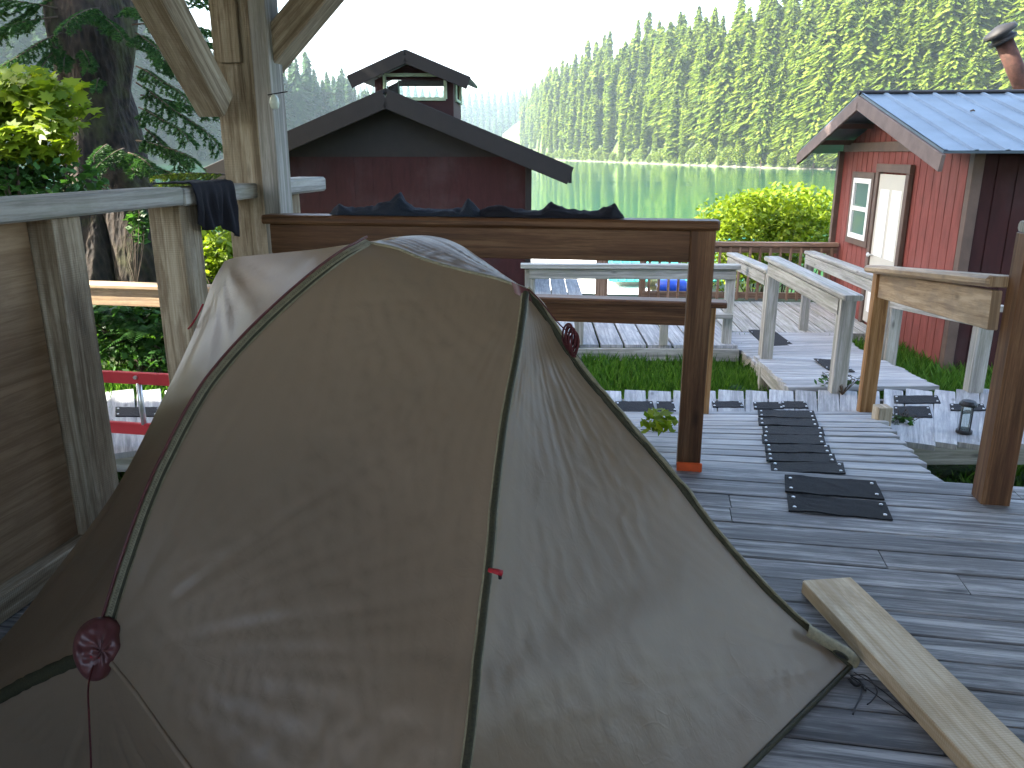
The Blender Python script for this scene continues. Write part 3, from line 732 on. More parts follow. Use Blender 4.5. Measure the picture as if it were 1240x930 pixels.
T_R = 2.22; T_H = 1.72; T_A = 2.30; T_L = 2.95
Rr = pt(637, 350, T_R); Hh = pt(122, 788, T_H); Aa = pt(446, 294, T_A); Ll = pt(272, 316, T_L)
C1 = pz(1030, 806, .015); E1 = pz(905, 930, .015); C2 = C1+(E1-C1)*2.75; G_ = pz(-130, 905, .015)
arc = path([(122, 788), (143, 715), (175, 620), (208, 545), (250, 470), (305, 405), (370, 345), (415, 311), (446, 294)], T_H, T_A, NA, .05)
seam_top = path([(446, 294), (480, 301), (514, 314), (559, 327), (600, 337), (637, 350)], T_A, T_R, NA)
S_pts = [pt(x, y, t) for (x, y), t in zip([(637, 350), (628, 415), (612, 500), (600, 590), (591, 690), (578, 800), (564, 925)], [2.22, 2.08, 1.95, 1.83, 1.72, 1.60, 1.48])] + [C2]
zipc = catmull(S_pts, NA)
lowseam = catmull([Hh, pt(165, 842, 1.66), pt(228, 930, 1.58), pt(330, 1060, 1.50), C2], NA)
rights = catmull([pt(x, y, t) for (x, y), t in zip([(637, 350), (662, 382), (697, 436), (750, 502), (812, 572), (868, 645), (925, 710), (983, 765)], [2.22, 2.23, 2.24, 2.25, 2.27, 2.29, 2.31, 2.335])]+[C1], NA)
def lp_(a, b, n, sag=0.0, sv=(0, 0, -1)): return [a.lerp(b, i/(n-1)) + Vector(sv)*(sag*4*(i/(n-1))*(1-i/(n-1))) for i in range(n)]
base_near = lp_(C2, C1, NA)
topL = path([(446, 294), (400, 300), (340, 306), (290, 311), (272, 316)], T_A, T_L, NA)
sil = catmull([Ll, pt(256, 345, 2.9), pt(236, 400, 2.82), pt(196, 485, 2.68), pt(140, 592, 2.52), pt(62, 698, 2.35), pt(0, 776, 2.2), G_], NA)
lseam = catmull([Hh, pt(60, 813, 1.80), pt(0, 843, 1.88), G_], NA)
base_l = lp_(G_, C2, NA)
def coons(c0, c1, e0, e1):
    """c0,c1: s-curves at t=0 / t=1; e0,e1: t-curves at s=0 / s=1"""
    c0, c1, e0, e1 = [np.array([tuple(p) for p in q]) for q in (c0, c1, e0, e1)]
    n = c0.shape[0]; m = e0.shape[0]; s = np.linspace(0, 1, n)[None, :, None]; t = np.linspace(0, 1, m)[:, None, None]
    Lc = (1-t)*c0[None]+t*c1[None]; Ld = (1-s)*e0[:, None]+s*e1[:, None]
    B = (1-s)*(1-t)*c0[0]+s*(1-t)*c0[-1]+(1-s)*t*c1[0]+s*t*c1[-1]
    return Lc+Ld-B
def normals(P):
    du = np.gradient(P, axis=1); dv = np.gradient(P, axis=0); n = np.cross(du, dv); l = np.linalg.norm(n, axis=2, keepdims=True); l[l < 1e-9] = 1; return n/l
def win(m, n, k=.06):
    s = np.linspace(0, 1, n); t = np.linspace(0, 1, m)
    a = np.clip(np.minimum(s, 1-s)/k, 0, 1)[None, :]; b = np.clip(np.minimum(t, 1-t)/k, 0, 1)[:, None]
    return (a*b)
def hubfolds(P, hub, towards, k, amp, reach, seed, start=.03):
    hub = np.array(tuple(hub)); t = np.array(tuple(towards))-hub; t /= np.linalg.norm(t)
    V = P-hub; d = np.linalg.norm(V, axis=2); up = np.cross(t, V.mean(axis=(0, 1))); up /= np.linalg.norm(up)+1e-9
    sd = np.cross(up, t); ang = np.arctan2((V*sd).sum(2), (V*t).sum(2))
    r = np.random.default_rng(seed); o = np.zeros_like(d)
    for q in range(5):
        kk = k*(.6+.35*q)+r.uniform(-2, 2); ph = r.uniform(0, 6.28)
        rr = reach*r.uniform(.6, 1.3)
        o += np.sin(kk*ang+ph)*np.exp(-(d/rr)**1.5)*r.uniform(.5, 1)
    o = -np.abs(o)**.8
    return o*amp*np.clip(d/start, 0, 1)*np.minimum(1, d*3)
def pnoise(P, sc, seed, stretch=None):
    m, n = P.shape[:2]; o = np.zeros((m, n))
    for i in range(m):
        for j in range(n):
            p = Vector(P[i, j]); 
            q = Vector((p.x*sc[0]+seed, p.y*sc[1], p.z*sc[2])); o[i, j] = noise.noise(q) + .5*noise.noise(q*2.1)
    return o
def patch(mb, c0, c1, e0, e1, folds=(), ns=.004, bul=0.0, sc=(3, 3, 3), seed=1, outward=1, crease=0.0):
    P = coons(c0, c1, e0, e1); m, n = P.shape[:2]; Nn = normals(P)
    # orient normals towards the outside (away from tent centre)
    ctr_ = np.array([-.75, 2.2, .3]); 
    sgn = np.sign(((P-ctr_)*Nn).sum(2).mean()); Nn = Nn*sgn
    w_ = win(m, n); d = np.zeros((m, n))
    for (hub, tw, k_, amp, reach, sd_) in folds: d += hubfolds(P, hub, tw, k_, amp, reach, sd_)
    d += ns*pnoise(P, sc, seed)
    if crease: q_ = pnoise(P, (17, 17, 1.3), seed+5); d += crease*(1-np.minimum(1, np.abs(q_)*3.2))*np.clip(pnoise(P, (2.5, 2.5, 2.5), seed+9)*2+.5, 0, 1)
    s = np.linspace(0, 1, n)[None, :]; t = np.linspace(0, 1, m)[:, None]
    d = d*w_ + bul*16*s*(1-s)*t*(1-t)
    P = P + Nn*d[..., None]
    if sgn < 0: P = P[::-1]
    mb.grid(P, uvs=1); return P
tent = empty('tent', (C2.x*.5+G_.x*.5, 2.0, 0), 'large tan and grey backpacking tent with rain fly pitched on the shelter deck', 'tent')
fly = MB()
# P1 main near panel: s from arc side to zip side, t from low seam to top seam
patch(fly, lowseam, seam_top, arc, zipc[::-1], folds=[(Hh, pt(330, 860, 1.7), 34, .006, .45, 3), (Rr, pt(450, 480, 2.0), 26, .003, .35, 5), (Aa, pt(470, 500, 1.9), 20, .0022, .6, 8), (C2, pt(450, 600, 1.8), 44, .0018, .9, 9)], ns=.0014, bul=-.035, sc=(8, 8, 1.2), seed=3, crease=.0035)
# P2 right panel (triangle): s along zip from R to C2 ... t towards right edge
patch(fly, zipc[::-1], rights[::-1], [C2.lerp(C1, i/(NA-1)) for i in range(NA)], [Rr]*NA, folds=[(C1, pt(760, 680, 2.0), 30, .005, .4, 13), (Rr, pt(720, 600, 2.1), 34, .0018, .4, 15), (C2, pt(700, 750, 1.8), 16, .003, .8, 17)], ns=.003, bul=-.03, sc=(4, 4, 4), seed=7, crease=.002)
# P3 left bright panel
patch(fly, lseam, topL, arc, sil[::-1], folds=[(Hh, pt(200, 560, 2.2), 14, .008, .6, 23), (Ll, pt(300, 420, 2.5), 18, .006, .4, 25)], ns=.006, bul=-.05, sc=(4, 4, 4), seed=11)
# P4 low panel below hub
patch(fly, lseam, [C2.lerp(G_, i/(NA-1)) for i in range(NA)], lowseam, [G_]*NA, folds=[(Hh, pt(150, 1000, 1.6), 20, .006, .5, 33)], ns=.004, bul=-.06, seed=17)
# P5 top dome over the ridge
ridge = catmull([Aa, pt(478, 287, 2.42), pt(520, 285.5, 2.52), pt(552, 294, 2.5), pt(585, 315, 2.42), pt(612, 334, 2.34), Rr], NA)
P5 = patch(fly, seam_top, ridge, [Aa]*30, [Rr]*30, folds=[(Rr, pt(500, 300, 2.3), 30, .004, .5, 43)], ns=.003, bul=.012, seed=19)
# rear panels
Bc = cam2w(-.75, 3.35, .015)
backtop = catmull([Ll] + topL[::-1][20:80:20] + ridge[8:-4:12] + [Rr], NA)
baseB = catmull([Bc, cam2w(.3, 2.85, .015), C1], NA)
patch(fly, baseB, backtop, [Bc.lerp(Ll, i/59) for i in range(60)], [rights[::-1][round(i*(NA-1)/59)] for i in range(60)], ns=.006, bul=.06, seed=23)
patch(fly, [G_.lerp(Bc, i/59) for i in range(60)], [Ll]*60, [sil[::-1][round(i*(NA-1)/59)] for i in range(60)], [Bc.lerp(Ll, i/59) for i in range(60)], ns=.006, bul=.02, seed=29)
fo = fly.build('rain_fly', M['fly'], tent, smooth=True)
# inner tent body seen as a dark reddish shape through the fly
ib = MB(); rows = []; ic = cam2w(-.50, 1.98, 0)
for i in range(19):
    a = math.pi/2*i/18; row = []
    for k in range(41):
        b = 2*math.pi*k/40; r_ = math.cos(a)**.7; row.append(tuple(ic + R_*(.62*r_*math.cos(b)) + cam2w(0, .36*r_*math.sin(b), .03+.72*math.sin(a))))
    rows.append(row)
ib.grid(np.array(rows)); ib.build('inner_tent', M['innercloth'], tent, smooth=True)
# seams and zip
def ribbon(curve, width, off, mat, name, wob=.0, thick=.004, label=None):
    """flat strap along a curve, facing outwards from tent centre"""
    ctr_ = Vector((-.75, 2.2, .35)); mb = MB(); n = len(curve); rows = []
    for i, p in enumerate(curve):
        d = (curve[min(i+1, n-1)]-curve[max(i-1, 0)]).normalized(); out = (p-ctr_); out = (out-d*out.dot(d)).normalized()
        toC = (O-p).normalized(); out = (out*.4+(toC-d*toC.dot(d))*.6).normalized()
        sd_ = d.cross(out).normalized(); wv_ = wob*noise.noise(Vector((i*.35, width*77, 0)))
        c = p+out*off; rows.append([c-sd_*(width/2)+sd_*wv_-out*thick, c-sd_*(width/2)+sd_*wv_, c-sd_*(width*.2)+out*thick*.6, c+sd_*(width*.2)+out*thick*.6, c+sd_*(width/2)+sd_*wv_, c+sd_*(width/2)+sd_*wv_-out*thick])
    mb.grid(np.array([[tuple(q) for q in r] for r in rows])); return mb.build(name, M[mat], tent, smooth=True, label=label)
ribbon(arc, .030, .004, 'tape', 'seam_tape', .002)
def shifted(curve, dx):    # parallel to the curve on the fabric, sideways
    out = []; n = len(curve)
    for i, p in enumerate(curve):
        d = (curve[min(i+1, n-1)]-curve[max(i-1, 0)]).normalized(); v = (O-p).normalized(); s = d.cross(v).normalized(); out.append(p+s*dx)
    return out
ribbon(shifted(arc, .010), .008, .009, 'olive', 'seam_binding', .001)
ribbon(shifted(arc, -.012), .006, .009, 'hubcloth', 'pole_piping', .001)
ribbon(seam_top, .010, .002, 'tape', 'seam_tape')
ribbon(zipc[1:], .022, .003, 'tape', 'zip_flap', .002)
ribbon(zipc[1:], .015, .008, 'olive', 'zip', .001)
ribbon(lseam, .030, .003, 'olive', 'seam_tape', .003)
ribbon(lowseam, .011, .002, 'fly', 'seam_tape', .001, .003)
ribbon(rights, .020, .004, 'olive', 'edge_binding', .004, .006)
ribbon(shifted(rights, -.004), .007, .010, 'tape', 'edge_piping', .006, .004)
ribbon(shifted(rights, .014), .010, .008, 'olive', 'edge_webbing', .003)
ribbon(base_near, .016, .004, 'olive', 'hem_tape')
sti = MB(); zz_ = shifted(arc, .003); fine = catmull(zz_, 420); other = catmull(shifted(arc, -.005), 420)
sti.tube([(fine if i % 2 else other)[i] + (O-fine[i]).normalized()*.007 for i in range(0, 420)], .0011, n=4); sti.build('stitching', M['olive'], tent)
# hub cover at left: a puckered red patch
hb = MB(); n = 26; rows = []
hn = (O-Hh).normalized(); ha = R_.copy(); hbv = hn.cross(ha).normalized(); ha = hbv.cross(hn)
for i in range(14):
    rr = i/13; row = []
    for k in range(49):
        a = 2*math.pi*k/48
        prof = .030*math.sqrt(max(0, 1-rr**2)) + .003 + .010*noise.noise(Vector((math.cos(a)*2.2+rr*2, math.sin(a)*2.2, rr*2.5))) + .0022*math.sin(11*a+5*rr)*rr
        ex_ = 1+.14*math.sin(a-.6)+.05*math.sin(3*a)
        row.append(tuple(Hh + ha*(math.cos(a)*.050*rr*ex_) + hbv*(math.sin(a)*.066*rr*ex_) + hn*prof))
    rows.append(row)
hb.grid(np.array(rows)); hb.build('hub_cover', M['hubcloth'], tent, smooth=True)
# right hub (dark red tip)
hb = MB(); hb.grid(np.array([[tuple(pt(619+i*2.6+j*.8, 341+i*1.2+j*2.5, 2.205-.006*math.sin(i*.5))) for i in range(9)] for j in range(7)])); hb.build('hub_cover', M['hubcloth'], tent, smooth=True)
# guy line hanging from hub
lo = Hh+hn*.035+Vector((-.015, 0, -.02))
MB().tube(catmull([lo, pt(107, 830, 1.64), pt(108, 870, 1.60), pt(110, 918, 1.57), pt(111, 990, 1.52)], 20), .0019, n=6).build('guy_line', M['redcord'], tent)
MB().tube([lo+Vector((-.012, 0, .0)), lo+Vector((.0, -.01, .012)), lo+Vector((.016, 0, .002)), lo+Vector((.004, -.006, -.012)), lo+Vector((-.012, 0, .0))], .004, n=8).build('guy_toggle', M['redstrap'], tent, smooth=True)
# zip toggle
tg = pt(592, 690, 1.70)
MB().tube([tg, tg+R_*.018+UP*-.002+FW*-.008, tg+R_*.028+UP*-.006-FW*.006], [.006, .008, .009], n=10, flat=.7).build('zip_toggle', M['redstrap'], tent, smooth=True)
MB().tube([tg+R_*.024-UP*.002-FW*.008, tg+R_*.024-UP*.018-FW*.004], [.005, .004], n=8).build('zip_pull', M['black'], tent)
# bundle of dark red cord hanging at the right edge
bp = pt(692, 412, 2.22); cb = MB(); pts = []
for i in range(90):
    a = i*.62; pts.append(bp + R_*(math.cos(a)*.012*(1+.4*math.sin(i*.23))+ (i/90-.5)*.018) + UP*(math.sin(a)*.032 - (i/90-.5)*.03) - FW*(.01*math.cos(i*.41)))
cb.tube(catmull(pts, 260), .0028, n=5); cb.build('cord_bundle', M['redcord'], tent, smooth=True)
MB().tube(catmull([pt(640, 350, 2.2), pt(655, 365, 2.2), pt(675, 390, 2.2), pt(690, 404, 2.2)], 14), .002, n=5).build('guy_line', M['redcord'], tent)
# left guy end on post
lg = pt(238, 384, 2.83)
MB().tube(catmull([pt(246, 368, 2.83), lg, pt(233, 392, 2.83), pt(228, 398, 2.9)], 10), .0035, n=6).build('guy_toggle', M['redstrap'], tent)
# corner strap with buckle hole, red tab and loose cords
cs = MB(); c_a = pt(983, 765, 2.31); 
strap = catmull([pt(975, 762, 2.30), pt(1000, 777, 2.32), pt(1022, 790, 2.33), pt(1036, 803, 2.34)], 24)
ribbon(strap, .034, .010, 'tape', 'corner_strap', 0, .006)
bk = MB(); pts = []
for i in range(25):
    a = 2*math.pi*i/24; pts.append(pt(1018+math.cos(a)*8+math.sin(a)*2.2, 794+math.sin(a)*4.2+math.cos(a)*3.2, 2.305))
bk.tube(pts, .0035, n=6); bk.build('buckle', M['olive'], tent, smooth=True)
bk = MB(); n0 = [pt(1018+math.cos(a)*7+math.sin(a)*2, 794+math.sin(a)*3.6+math.cos(a)*3, 2.308) for a in [i*math.pi/6 for i in range(12)]]
bk.quad(n0); bk.build('strap_slot', M['black'], tent)
MB().tube(catmull([pt(1018, 805, 2.33), pt(1022, 818, 2.35), pt(1019, 828, 2.36)], 8), [.010, .014, .014, .013, .012, .012, .010, .006], n=8, flat=.5).build('corner_tab', M['redcord'], tent, smooth=True)
MB().tube(catmull([pt(1026, 800, 2.33), pt(1030, 812, 2.35), pt(1024, 826, 2.37)], 8), .010, n=8, flat=.6).build('corner_clip', M['black'], tent, smooth=True)
def cord(pix, z=.004, rad=.0022):
    MB().tube(catmull([pz(x, y, z+(.02 if i == 0 else 0)) for i, (x, y) in enumerate(pix)], 30), rad, n=5).build('cord_end', M['black'], tent, smooth=True)
cord([(1030, 818), (1042, 826), (1043, 840), (1036, 856), (1033, 865)])
cord([(1030, 818), (1048, 818), (1062, 836), (1056, 848), (1050, 853)], rad=.002)
cord([(1030, 820), (1050, 834), (1080, 855), (1108, 874)], rad=.0016)
cord([(1034, 814), (1060, 830), (1085, 850), (1112, 876)], rad=.0016)
cord([(1028, 822), (1036, 830), (1044, 829), (1048, 836)], rad=.004)

# ------------------------------------------------------------------ garments
def cloth_hang():
    """dark shirt over the left cap rail"""
    y0, y1 = 3.17, 3.52; top = zl+.006; n = 40; prof = []
    # path across rail: lies on top, folds over inner edge (x+), hangs down
    rows = []
    for j in range(34):
        v = j/33; yy = y0+(y1-y0)*v; row = []
        drop = .13 + .07*v + .02*math.sin(v*9)
        for i in range(n):
            s = i/(n-1)*(.20+drop)
            if s < .17: x = UL-.085+s; z = top+.008+.010*abs(noise.noise(Vector((s*18, yy*14, 2)))) + .018*sst(0, .17, s)*abs(noise.noise(Vector((yy*9, 3, 0))))
            else:
                q = s-.17; x = UL+.09+.012*min(1, q*30)+.020*math.sin(yy*38+q*9+math.sin(yy*70))*min(1, q*9); z = top-q + (.012 if q < .02 else 0)
            row.append((x, yy + .03*(1-v)*max(0, s-.17)*3 - .02*v*s, z))
        rows.append(row)
    mb = MB(); mb.grid(np.array(rows)); o = mb.build('black_shirt', M['blackcloth'], origin=(UL, 3.2, zl), smooth=True, label='black shirt hung over the grey cap rail beside the corner post', cat='shirt')
    md_ = o.modifiers.new('thickness', 'SOLIDIFY'); md_.thickness = .004
    # flattened part lying on the rail to the left
    return o
cloth_hang()
def garment(name, label, cat, x0, x1, mat, peaks, seed):
    n = 150; m = 22; rows = []; base = zt+.004
    for i in range(n):
        u = i/(n-1); x = x0+(x1-x0)*u; row = []
        h = .026+.014*abs(noise.noise(Vector((x*9, seed, 0))))+.008*noise.noise(Vector((x*30, seed, 4)))
        for (pc, ph, pw) in peaks: h += ph*math.exp(-((x-pc)/pw)**2)
        h *= min(1, u*14, (1-u)*14)**.5
        hw = .055+.015*noise.noise(Vector((x*5, seed+3, 0))); hw *= min(1, .35+u*9, .35+(1-u)*9)
        for j in range(m):
            a = math.pi*j/(m-1)*1.0
            fold = 1+.4*noise.noise(Vector((x*14, a*2.2, seed)))+.16*noise.noise(Vector((x*32, a*4, seed+5)))
            row.append((x+.006*noise.noise(Vector((x*20, a*3, seed))), VF-math.cos(a)*hw*(1+.1*noise.noise(Vector((x*12, a, seed)))), base+max(0.0, math.sin(a)*h*fold)))
        rows.append(row)
    mb = MB(); mb.grid(np.array(rows)); xm_ = (x0+x1)/2
    P0 = [Vector(r) for r in (rows[0])]; 
    return mb.build(name, M[mat], origin=(xm_, VF, zt), smooth=True, label=label, cat=cat)
X = lambda px: py_(px, 255, VF).x
garment('navy_trousers', 'blue navy trousers lying crumpled along the brown front rail, left of the two garments', 'trousers', X(401), X(588), 'navy', [(X(481), .036, .035), (X(490), .018, .05), (X(468), .018, .1), (X(410), .02, .05), (X(567), .035, .022), (X(575), .02, .04)], 2)
garment('dark_leggings', 'near black leggings lying crumpled along the brown front rail, right of the two garments', 'leggings', X(578), X(756), 'navy2', [(X(606), .02, .07), (X(665), .03, .018), (X(674), .026, .03), (X(742), .03, .05), (X(577), .02, .03)], 9)

# ------------------------------------------------------------------ buildings
def grooved_wall(mb, a, b, z0f, z1f, n_out, sp=.2, gw=.016, gd=.012, r=.5):
    """vertical-groove siding from ground point a to b; z0f,z1f give bottom/top at distance s; n_out outward normal"""
    a = Vector(a); b = Vector(b); L = (b-a).length; d = (b-a)/L; n_out = Vector(n_out).normalized()
    s = 0; prof = []
    while s < L:
        e = min(L, s+sp-gw); prof += [(s, 0), (e, 0)]
        if e+gw < L: prof += [(e, -gd), (e+gw, -gd)]
        s += sp
    flip = d.cross(Vector((0, 0, 1))).dot(n_out) < 0
    for i in range(len(prof)-1):
        (s0, o0), (s1, o1) = prof[i], prof[i+1]
        p0 = a+d*s0+n_out*o0; p1 = a+d*s1+n_out*o1
        q = [Vector((p0.x, p0.y, z0f(s0))), Vector((p1.x, p1.y, z0f(s1))), Vector((p1.x, p1.y, z1f(s1))), Vector((p0.x, p0.y, z1f(s0)))]
        uv = [(z0f(s0), s0), (z0f(s1), s1), (z1f(s1), s1), (z1f(s0), s0)]
        if flip: q = q[::-1]; uv = uv[::-1]
        mb.quad(q, uv, r)
def metal_roof(mb, e0, e1, r0, r1, rib=.3, rh=.02, sub_=3, th=.02):
    """e0-e1 eave edge, r0-r1 ridge edge (world); ribs run eave->ridge"""
    e0, e1, r0, r1 = map(Vector, (e0, e1, r0, r1)); L = (e1-e0).length; n_ = (e1-e0).cross(r0-e0).normalized()
    if n_.z < 0: n_ = -n_
    prof = []; s = 0
    while s < L-.01:
        prof += [(s, rh), (s+.03, rh), (s+.055, 0), (min(L, s+rib-.025), 0)]; s += rib
    prof.append((L, rh)); prof = [(min(L, p), h) for p, h in prof]
    for i in range(len(prof)-1):
        (s0, h0), (s1, h1) = prof[i], prof[i+1]
        if s1-s0 < 1e-5: continue
        q = [e0.lerp(e1, s0/L)+n_*h0, e0.lerp(e1, s1/L)+n_*h1, r0.lerp(r1, s1/L)+n_*h1, r0.lerp(r1, s0/L)+n_*h0]
        if (q[1]-q[0]).cross(q[3]-q[0]).dot(n_) < 0: q = q[::-1]
        mb.quad(q)
    q = [e0-n_*th, e1-n_*th, r1-n_*th, r0-n_*th]; mb.quad(q)
    for (p0, p1) in ((e0, r0), (e1, r1), (e0, e1)): mb.quad([p0-n_*th, p1-n_*th, p1+n_*rh*.5, p0+n_*rh*.5])
cabin = empty('red_cabin', cab(2.5, 2, -1.1), 'small red plank cabin with a blue ribbed metal roof and white door at right', 'cabin')
DW = None
# far corner distance so that it falls at pixel x 1018
best = min([x*.05 for x in range(40, 130)], key=lambda d: abs(620+F*((cab(0, d, 1)-O).dot(R_))/((cab(0, d, 1)-O).dot(FW))-1018)); DW = best; print('gable width', DW)
CL = 5.5; z0c = -1.3; rpz = 2.20; evz = 1.47
def rz(d): # underside roof z at depth d
    return evz+(rpz-evz)*(1-abs(d-DW/2)/(DW/2+.5)) - .12
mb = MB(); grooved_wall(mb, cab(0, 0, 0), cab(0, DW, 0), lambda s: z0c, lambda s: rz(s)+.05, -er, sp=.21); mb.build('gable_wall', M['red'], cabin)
mb = MB(); grooved_wall(mb, cab(0, 0, 0), cab(CL, 0, 0), lambda s: z0c, lambda s: rz(0)+.02, -ed, sp=.21); mb.build('side_wall', M['maroon_shaded_red'], cabin)  # same red cabin, eave shade put into a darker colour
mb = MB(); mb.quad([cab(0, DW, z0c), cab(CL, DW, z0c), cab(CL, DW, rz(0)), cab(0, DW, rz(0))]); mb.quad([cab(CL, 0, z0c), cab(CL, DW, z0c), cab(CL, DW, rz(0)), cab(CL, 0, rz(0))]); mb.build('rear_wall', M['maroon_shaded_red'], cabin)
MB().beam(cab(-.02, -.02, z0c), cab(-.02, -.02, rz(0)+.02), .11, .11, up=ed).build('corner_trim', M['trim'], cabin)
MB().beam(cab(-.02, DW+.02, z0c), cab(-.02, DW+.02, rz(0)), .11, .11, up=ed).build('corner_trim', M['trim'], cabin)
# gable band and gable board
mb = MB(); mb.beam(cab(-.02, .07, evz+.07), cab(-.02, DW-.07, evz+.07), .035, .13); mb.build('gable_trim', M['trim'], cabin)
OV = .58
for s_, nm in ((0, 0), (1, 1)):
    dE = -.5 if s_ == 0 else DW+.5
    mb = MB(); metal_roof(mb, cab(-OV, dE, evz), cab(CL+.4, dE, evz), cab(-OV, DW/2, rpz), cab(CL+.4, DW/2, rpz)); mb.build('roof_slope', M['roof_blue'], cabin)
    mb = MB(); mb.beam(cab(-OV+.0, dE, evz-.115), cab(-OV+.0, DW/2+(.02 if s_ == 0 else -.02), rpz-.11), .04, .17); mb.build('rake_board', M['pink_trim'] , cabin)
mb = MB(); mb.tube([cab(-OV-.02, DW/2, rpz+.01), cab(CL+.4, DW/2, rpz+.01)], .06, n=10, flat=.5); mb.build('ridge_cap', M['roof_dark'], cabin)
for q in (.35, 1.15, DW-1.15, DW-.35):
    MB().beam(cab(-OV+.03, q, rz(q)+.035), cab(.2, q, rz(q)+.035), .09, .07).build('purlin', M['trim'], cabin)
for q in (.6, 2.0, 3.4, 4.8):
    MB().beam(cab(q, -.42, evz-.085), cab(q, 0, evz-.03), .1, .10).build('rafter_tail', M['tan'], cabin)
mb = MB(); mb.beam(cab(-OV, -.47, evz-.1), cab(-OV+.02, -.47, evz-.1), .01, .01)
# door: find depths for pixels
def cabd(px, z=0.5):
    return min([x*.02 for x in range(0, int(DW/.02))], key=lambda d: abs(620+F*((cab(0, d, z)-O).dot(R_))/((cab(0, d, z)-O).dot(FW))-px))
dA, dB = cabd(1101, 1.0), cabd(1068, 1.0); print('door', dA, dB)
ztop = 1.18; 
door = MB(); door.slab([cab(-.045, dB, ZD+.05), cab(-.045, dA, ZD+.05), cab(-.045, dA, ztop), cab(-.045, dB, ztop)], .04); dob = door.build('door', M['doorwhite'], cabin)
pm = (dA+dB)/2
for (za, zb2) in ((ZD+.2, ZD+.85), (ZD+1.0, ztop-.2)):
    for (qa, qb) in ((dA+.1, pm-.05), (pm+.05, dB-.1)):
        p_ = MB(); p_.slab([cab(-.051, qb, za), cab(-.051, qa, za), cab(-.051, qa, zb2), cab(-.051, qb, zb2)], .006); sub(p_, 'door_panel', M['white'], dob, cabin)
hnd = MB(); hnd.lathe(cab(-.05, dB-.08, ZD+1.0), [(.012, 0), (.012, .04), (.03, .05), (.03, .07), (.01, .08)], n=12, axis=-er); sub(hnd, 'handle', M['alu'], dob, cabin)
mb = MB()
for (a_, b_) in (((dB+.06, ZD), (dB+.06, ztop+.02)), ((dA-.06, ZD), (dA-.06, ztop+.02))): mb.beam(cab(-.04, a_[0], a_[1]), cab(-.04, b_[0], b_[1]), .06, .11, up=ed)
mb.beam(cab(-.04, dA-.12, ztop+.08), cab(-.04, dB+.12, ztop+.08), .06, .11); mb.build('door_frame', M['trim'], cabin)
dC, dD = cabd(1058, 1.0), cabd(1037, 1.0); wz0, wz1 = .12, 1.12
pw = pz
wn = MB()
yc = [ (pY(1046, y, (cab(0, (dC+dD)/2, 0)-O).dot(cam2w(0, 1)))).z for y in (216, 289)]; wz1, wz0 = yc; print('win', wz0, wz1, dC, dD)
for (q0_, q1_, za, zb2) in ((dC-.0, dC+.07, wz0, wz1), (dD-.07, dD, wz0, wz1), (dC+.07, dD-.07, wz0, wz0+.07), (dC+.07, dD-.07, wz1-.07, wz1), (dC+.07, dD-.07, (wz0+wz1)/2-.03, (wz0+wz1)/2+.03)):
    wn.slab([cab(-.05, q1_, za), cab(-.05, q0_, za), cab(-.05, q0_, zb2), cab(-.05, q1_, zb2)], .04)
wo = wn.build('window', M['white'], cabin)
g_ = MB(); g_.slab([cab(-.022, dD-.06, wz0+.06), cab(-.022, dC+.06, wz0+.06), cab(-.022, dC+.06, wz1-.06), cab(-.022, dD-.06, wz1-.06)], .01); sub(g_, 'pane', M['glass'], wo, cabin)
g_ = MB(); 
for (q0_, q1_, za, zb2) in ((dC-.09, dC-.003, wz0-.09, wz1+.09), (dD+.003, dD+.09, wz0-.09, wz1+.09), (dC-.003, dD+.003, wz0-.09, wz0-.003), (dC-.003, dD+.003, wz1+.003, wz1+.09)):
    g_.slab([cab(-.045, q1_, za), cab(-.045, q0_, za), cab(-.045, q0_, zb2), cab(-.045, q1_, zb2)], .04)
sub(g_, 'window_trim', M['trim'], wo, cabin)
# stove pipe
c0_ = pt(1244, 118, 12.2); c1_ = pt(1214, 46, 12.0)
ax = (c1_-c0_).normalized(); ch = MB(); ch.tube([c0_-ax*.8, c1_], .125, n=16); cho = ch.build('chimney', M['rust'], cabin, smooth=True)
ch = MB(); ch.lathe(c1_-ax*.06, [(.14, 0), (.19, .01), (.19, .05), (.15, .07), (.14, .10), (.24, .13), (.22, .19), (.05, .25), (.0, .255)], n=18, axis=ax); sub(ch, 'chimney_cap', M['roof_dark'], cho, cabin, smooth=True)
# few fallen twigs on the roof
for i in range(14):
    r_ = random.uniform(.3, 4.0); f_ = random.uniform(.1, .75); d_ = -.5+f_*(DW/2+.5); z_ = evz+(rpz-evz)*f_+.03
    p_ = cab(r_, d_, z_); q_ = p_+er*random.uniform(-.15, .15)+ed*random.uniform(-.05, .1)
    MB().tube([p_, (p_+q_)/2+Vector((0, 0, .01)), q_], [.01, .012, .006], n=5).build('fallen_twig', M['twig'], origin=tuple(p_), label='small fallen twig lying on the blue metal roof of the red cabin', cat='twig', group='twigs fallen on the cabin roof')

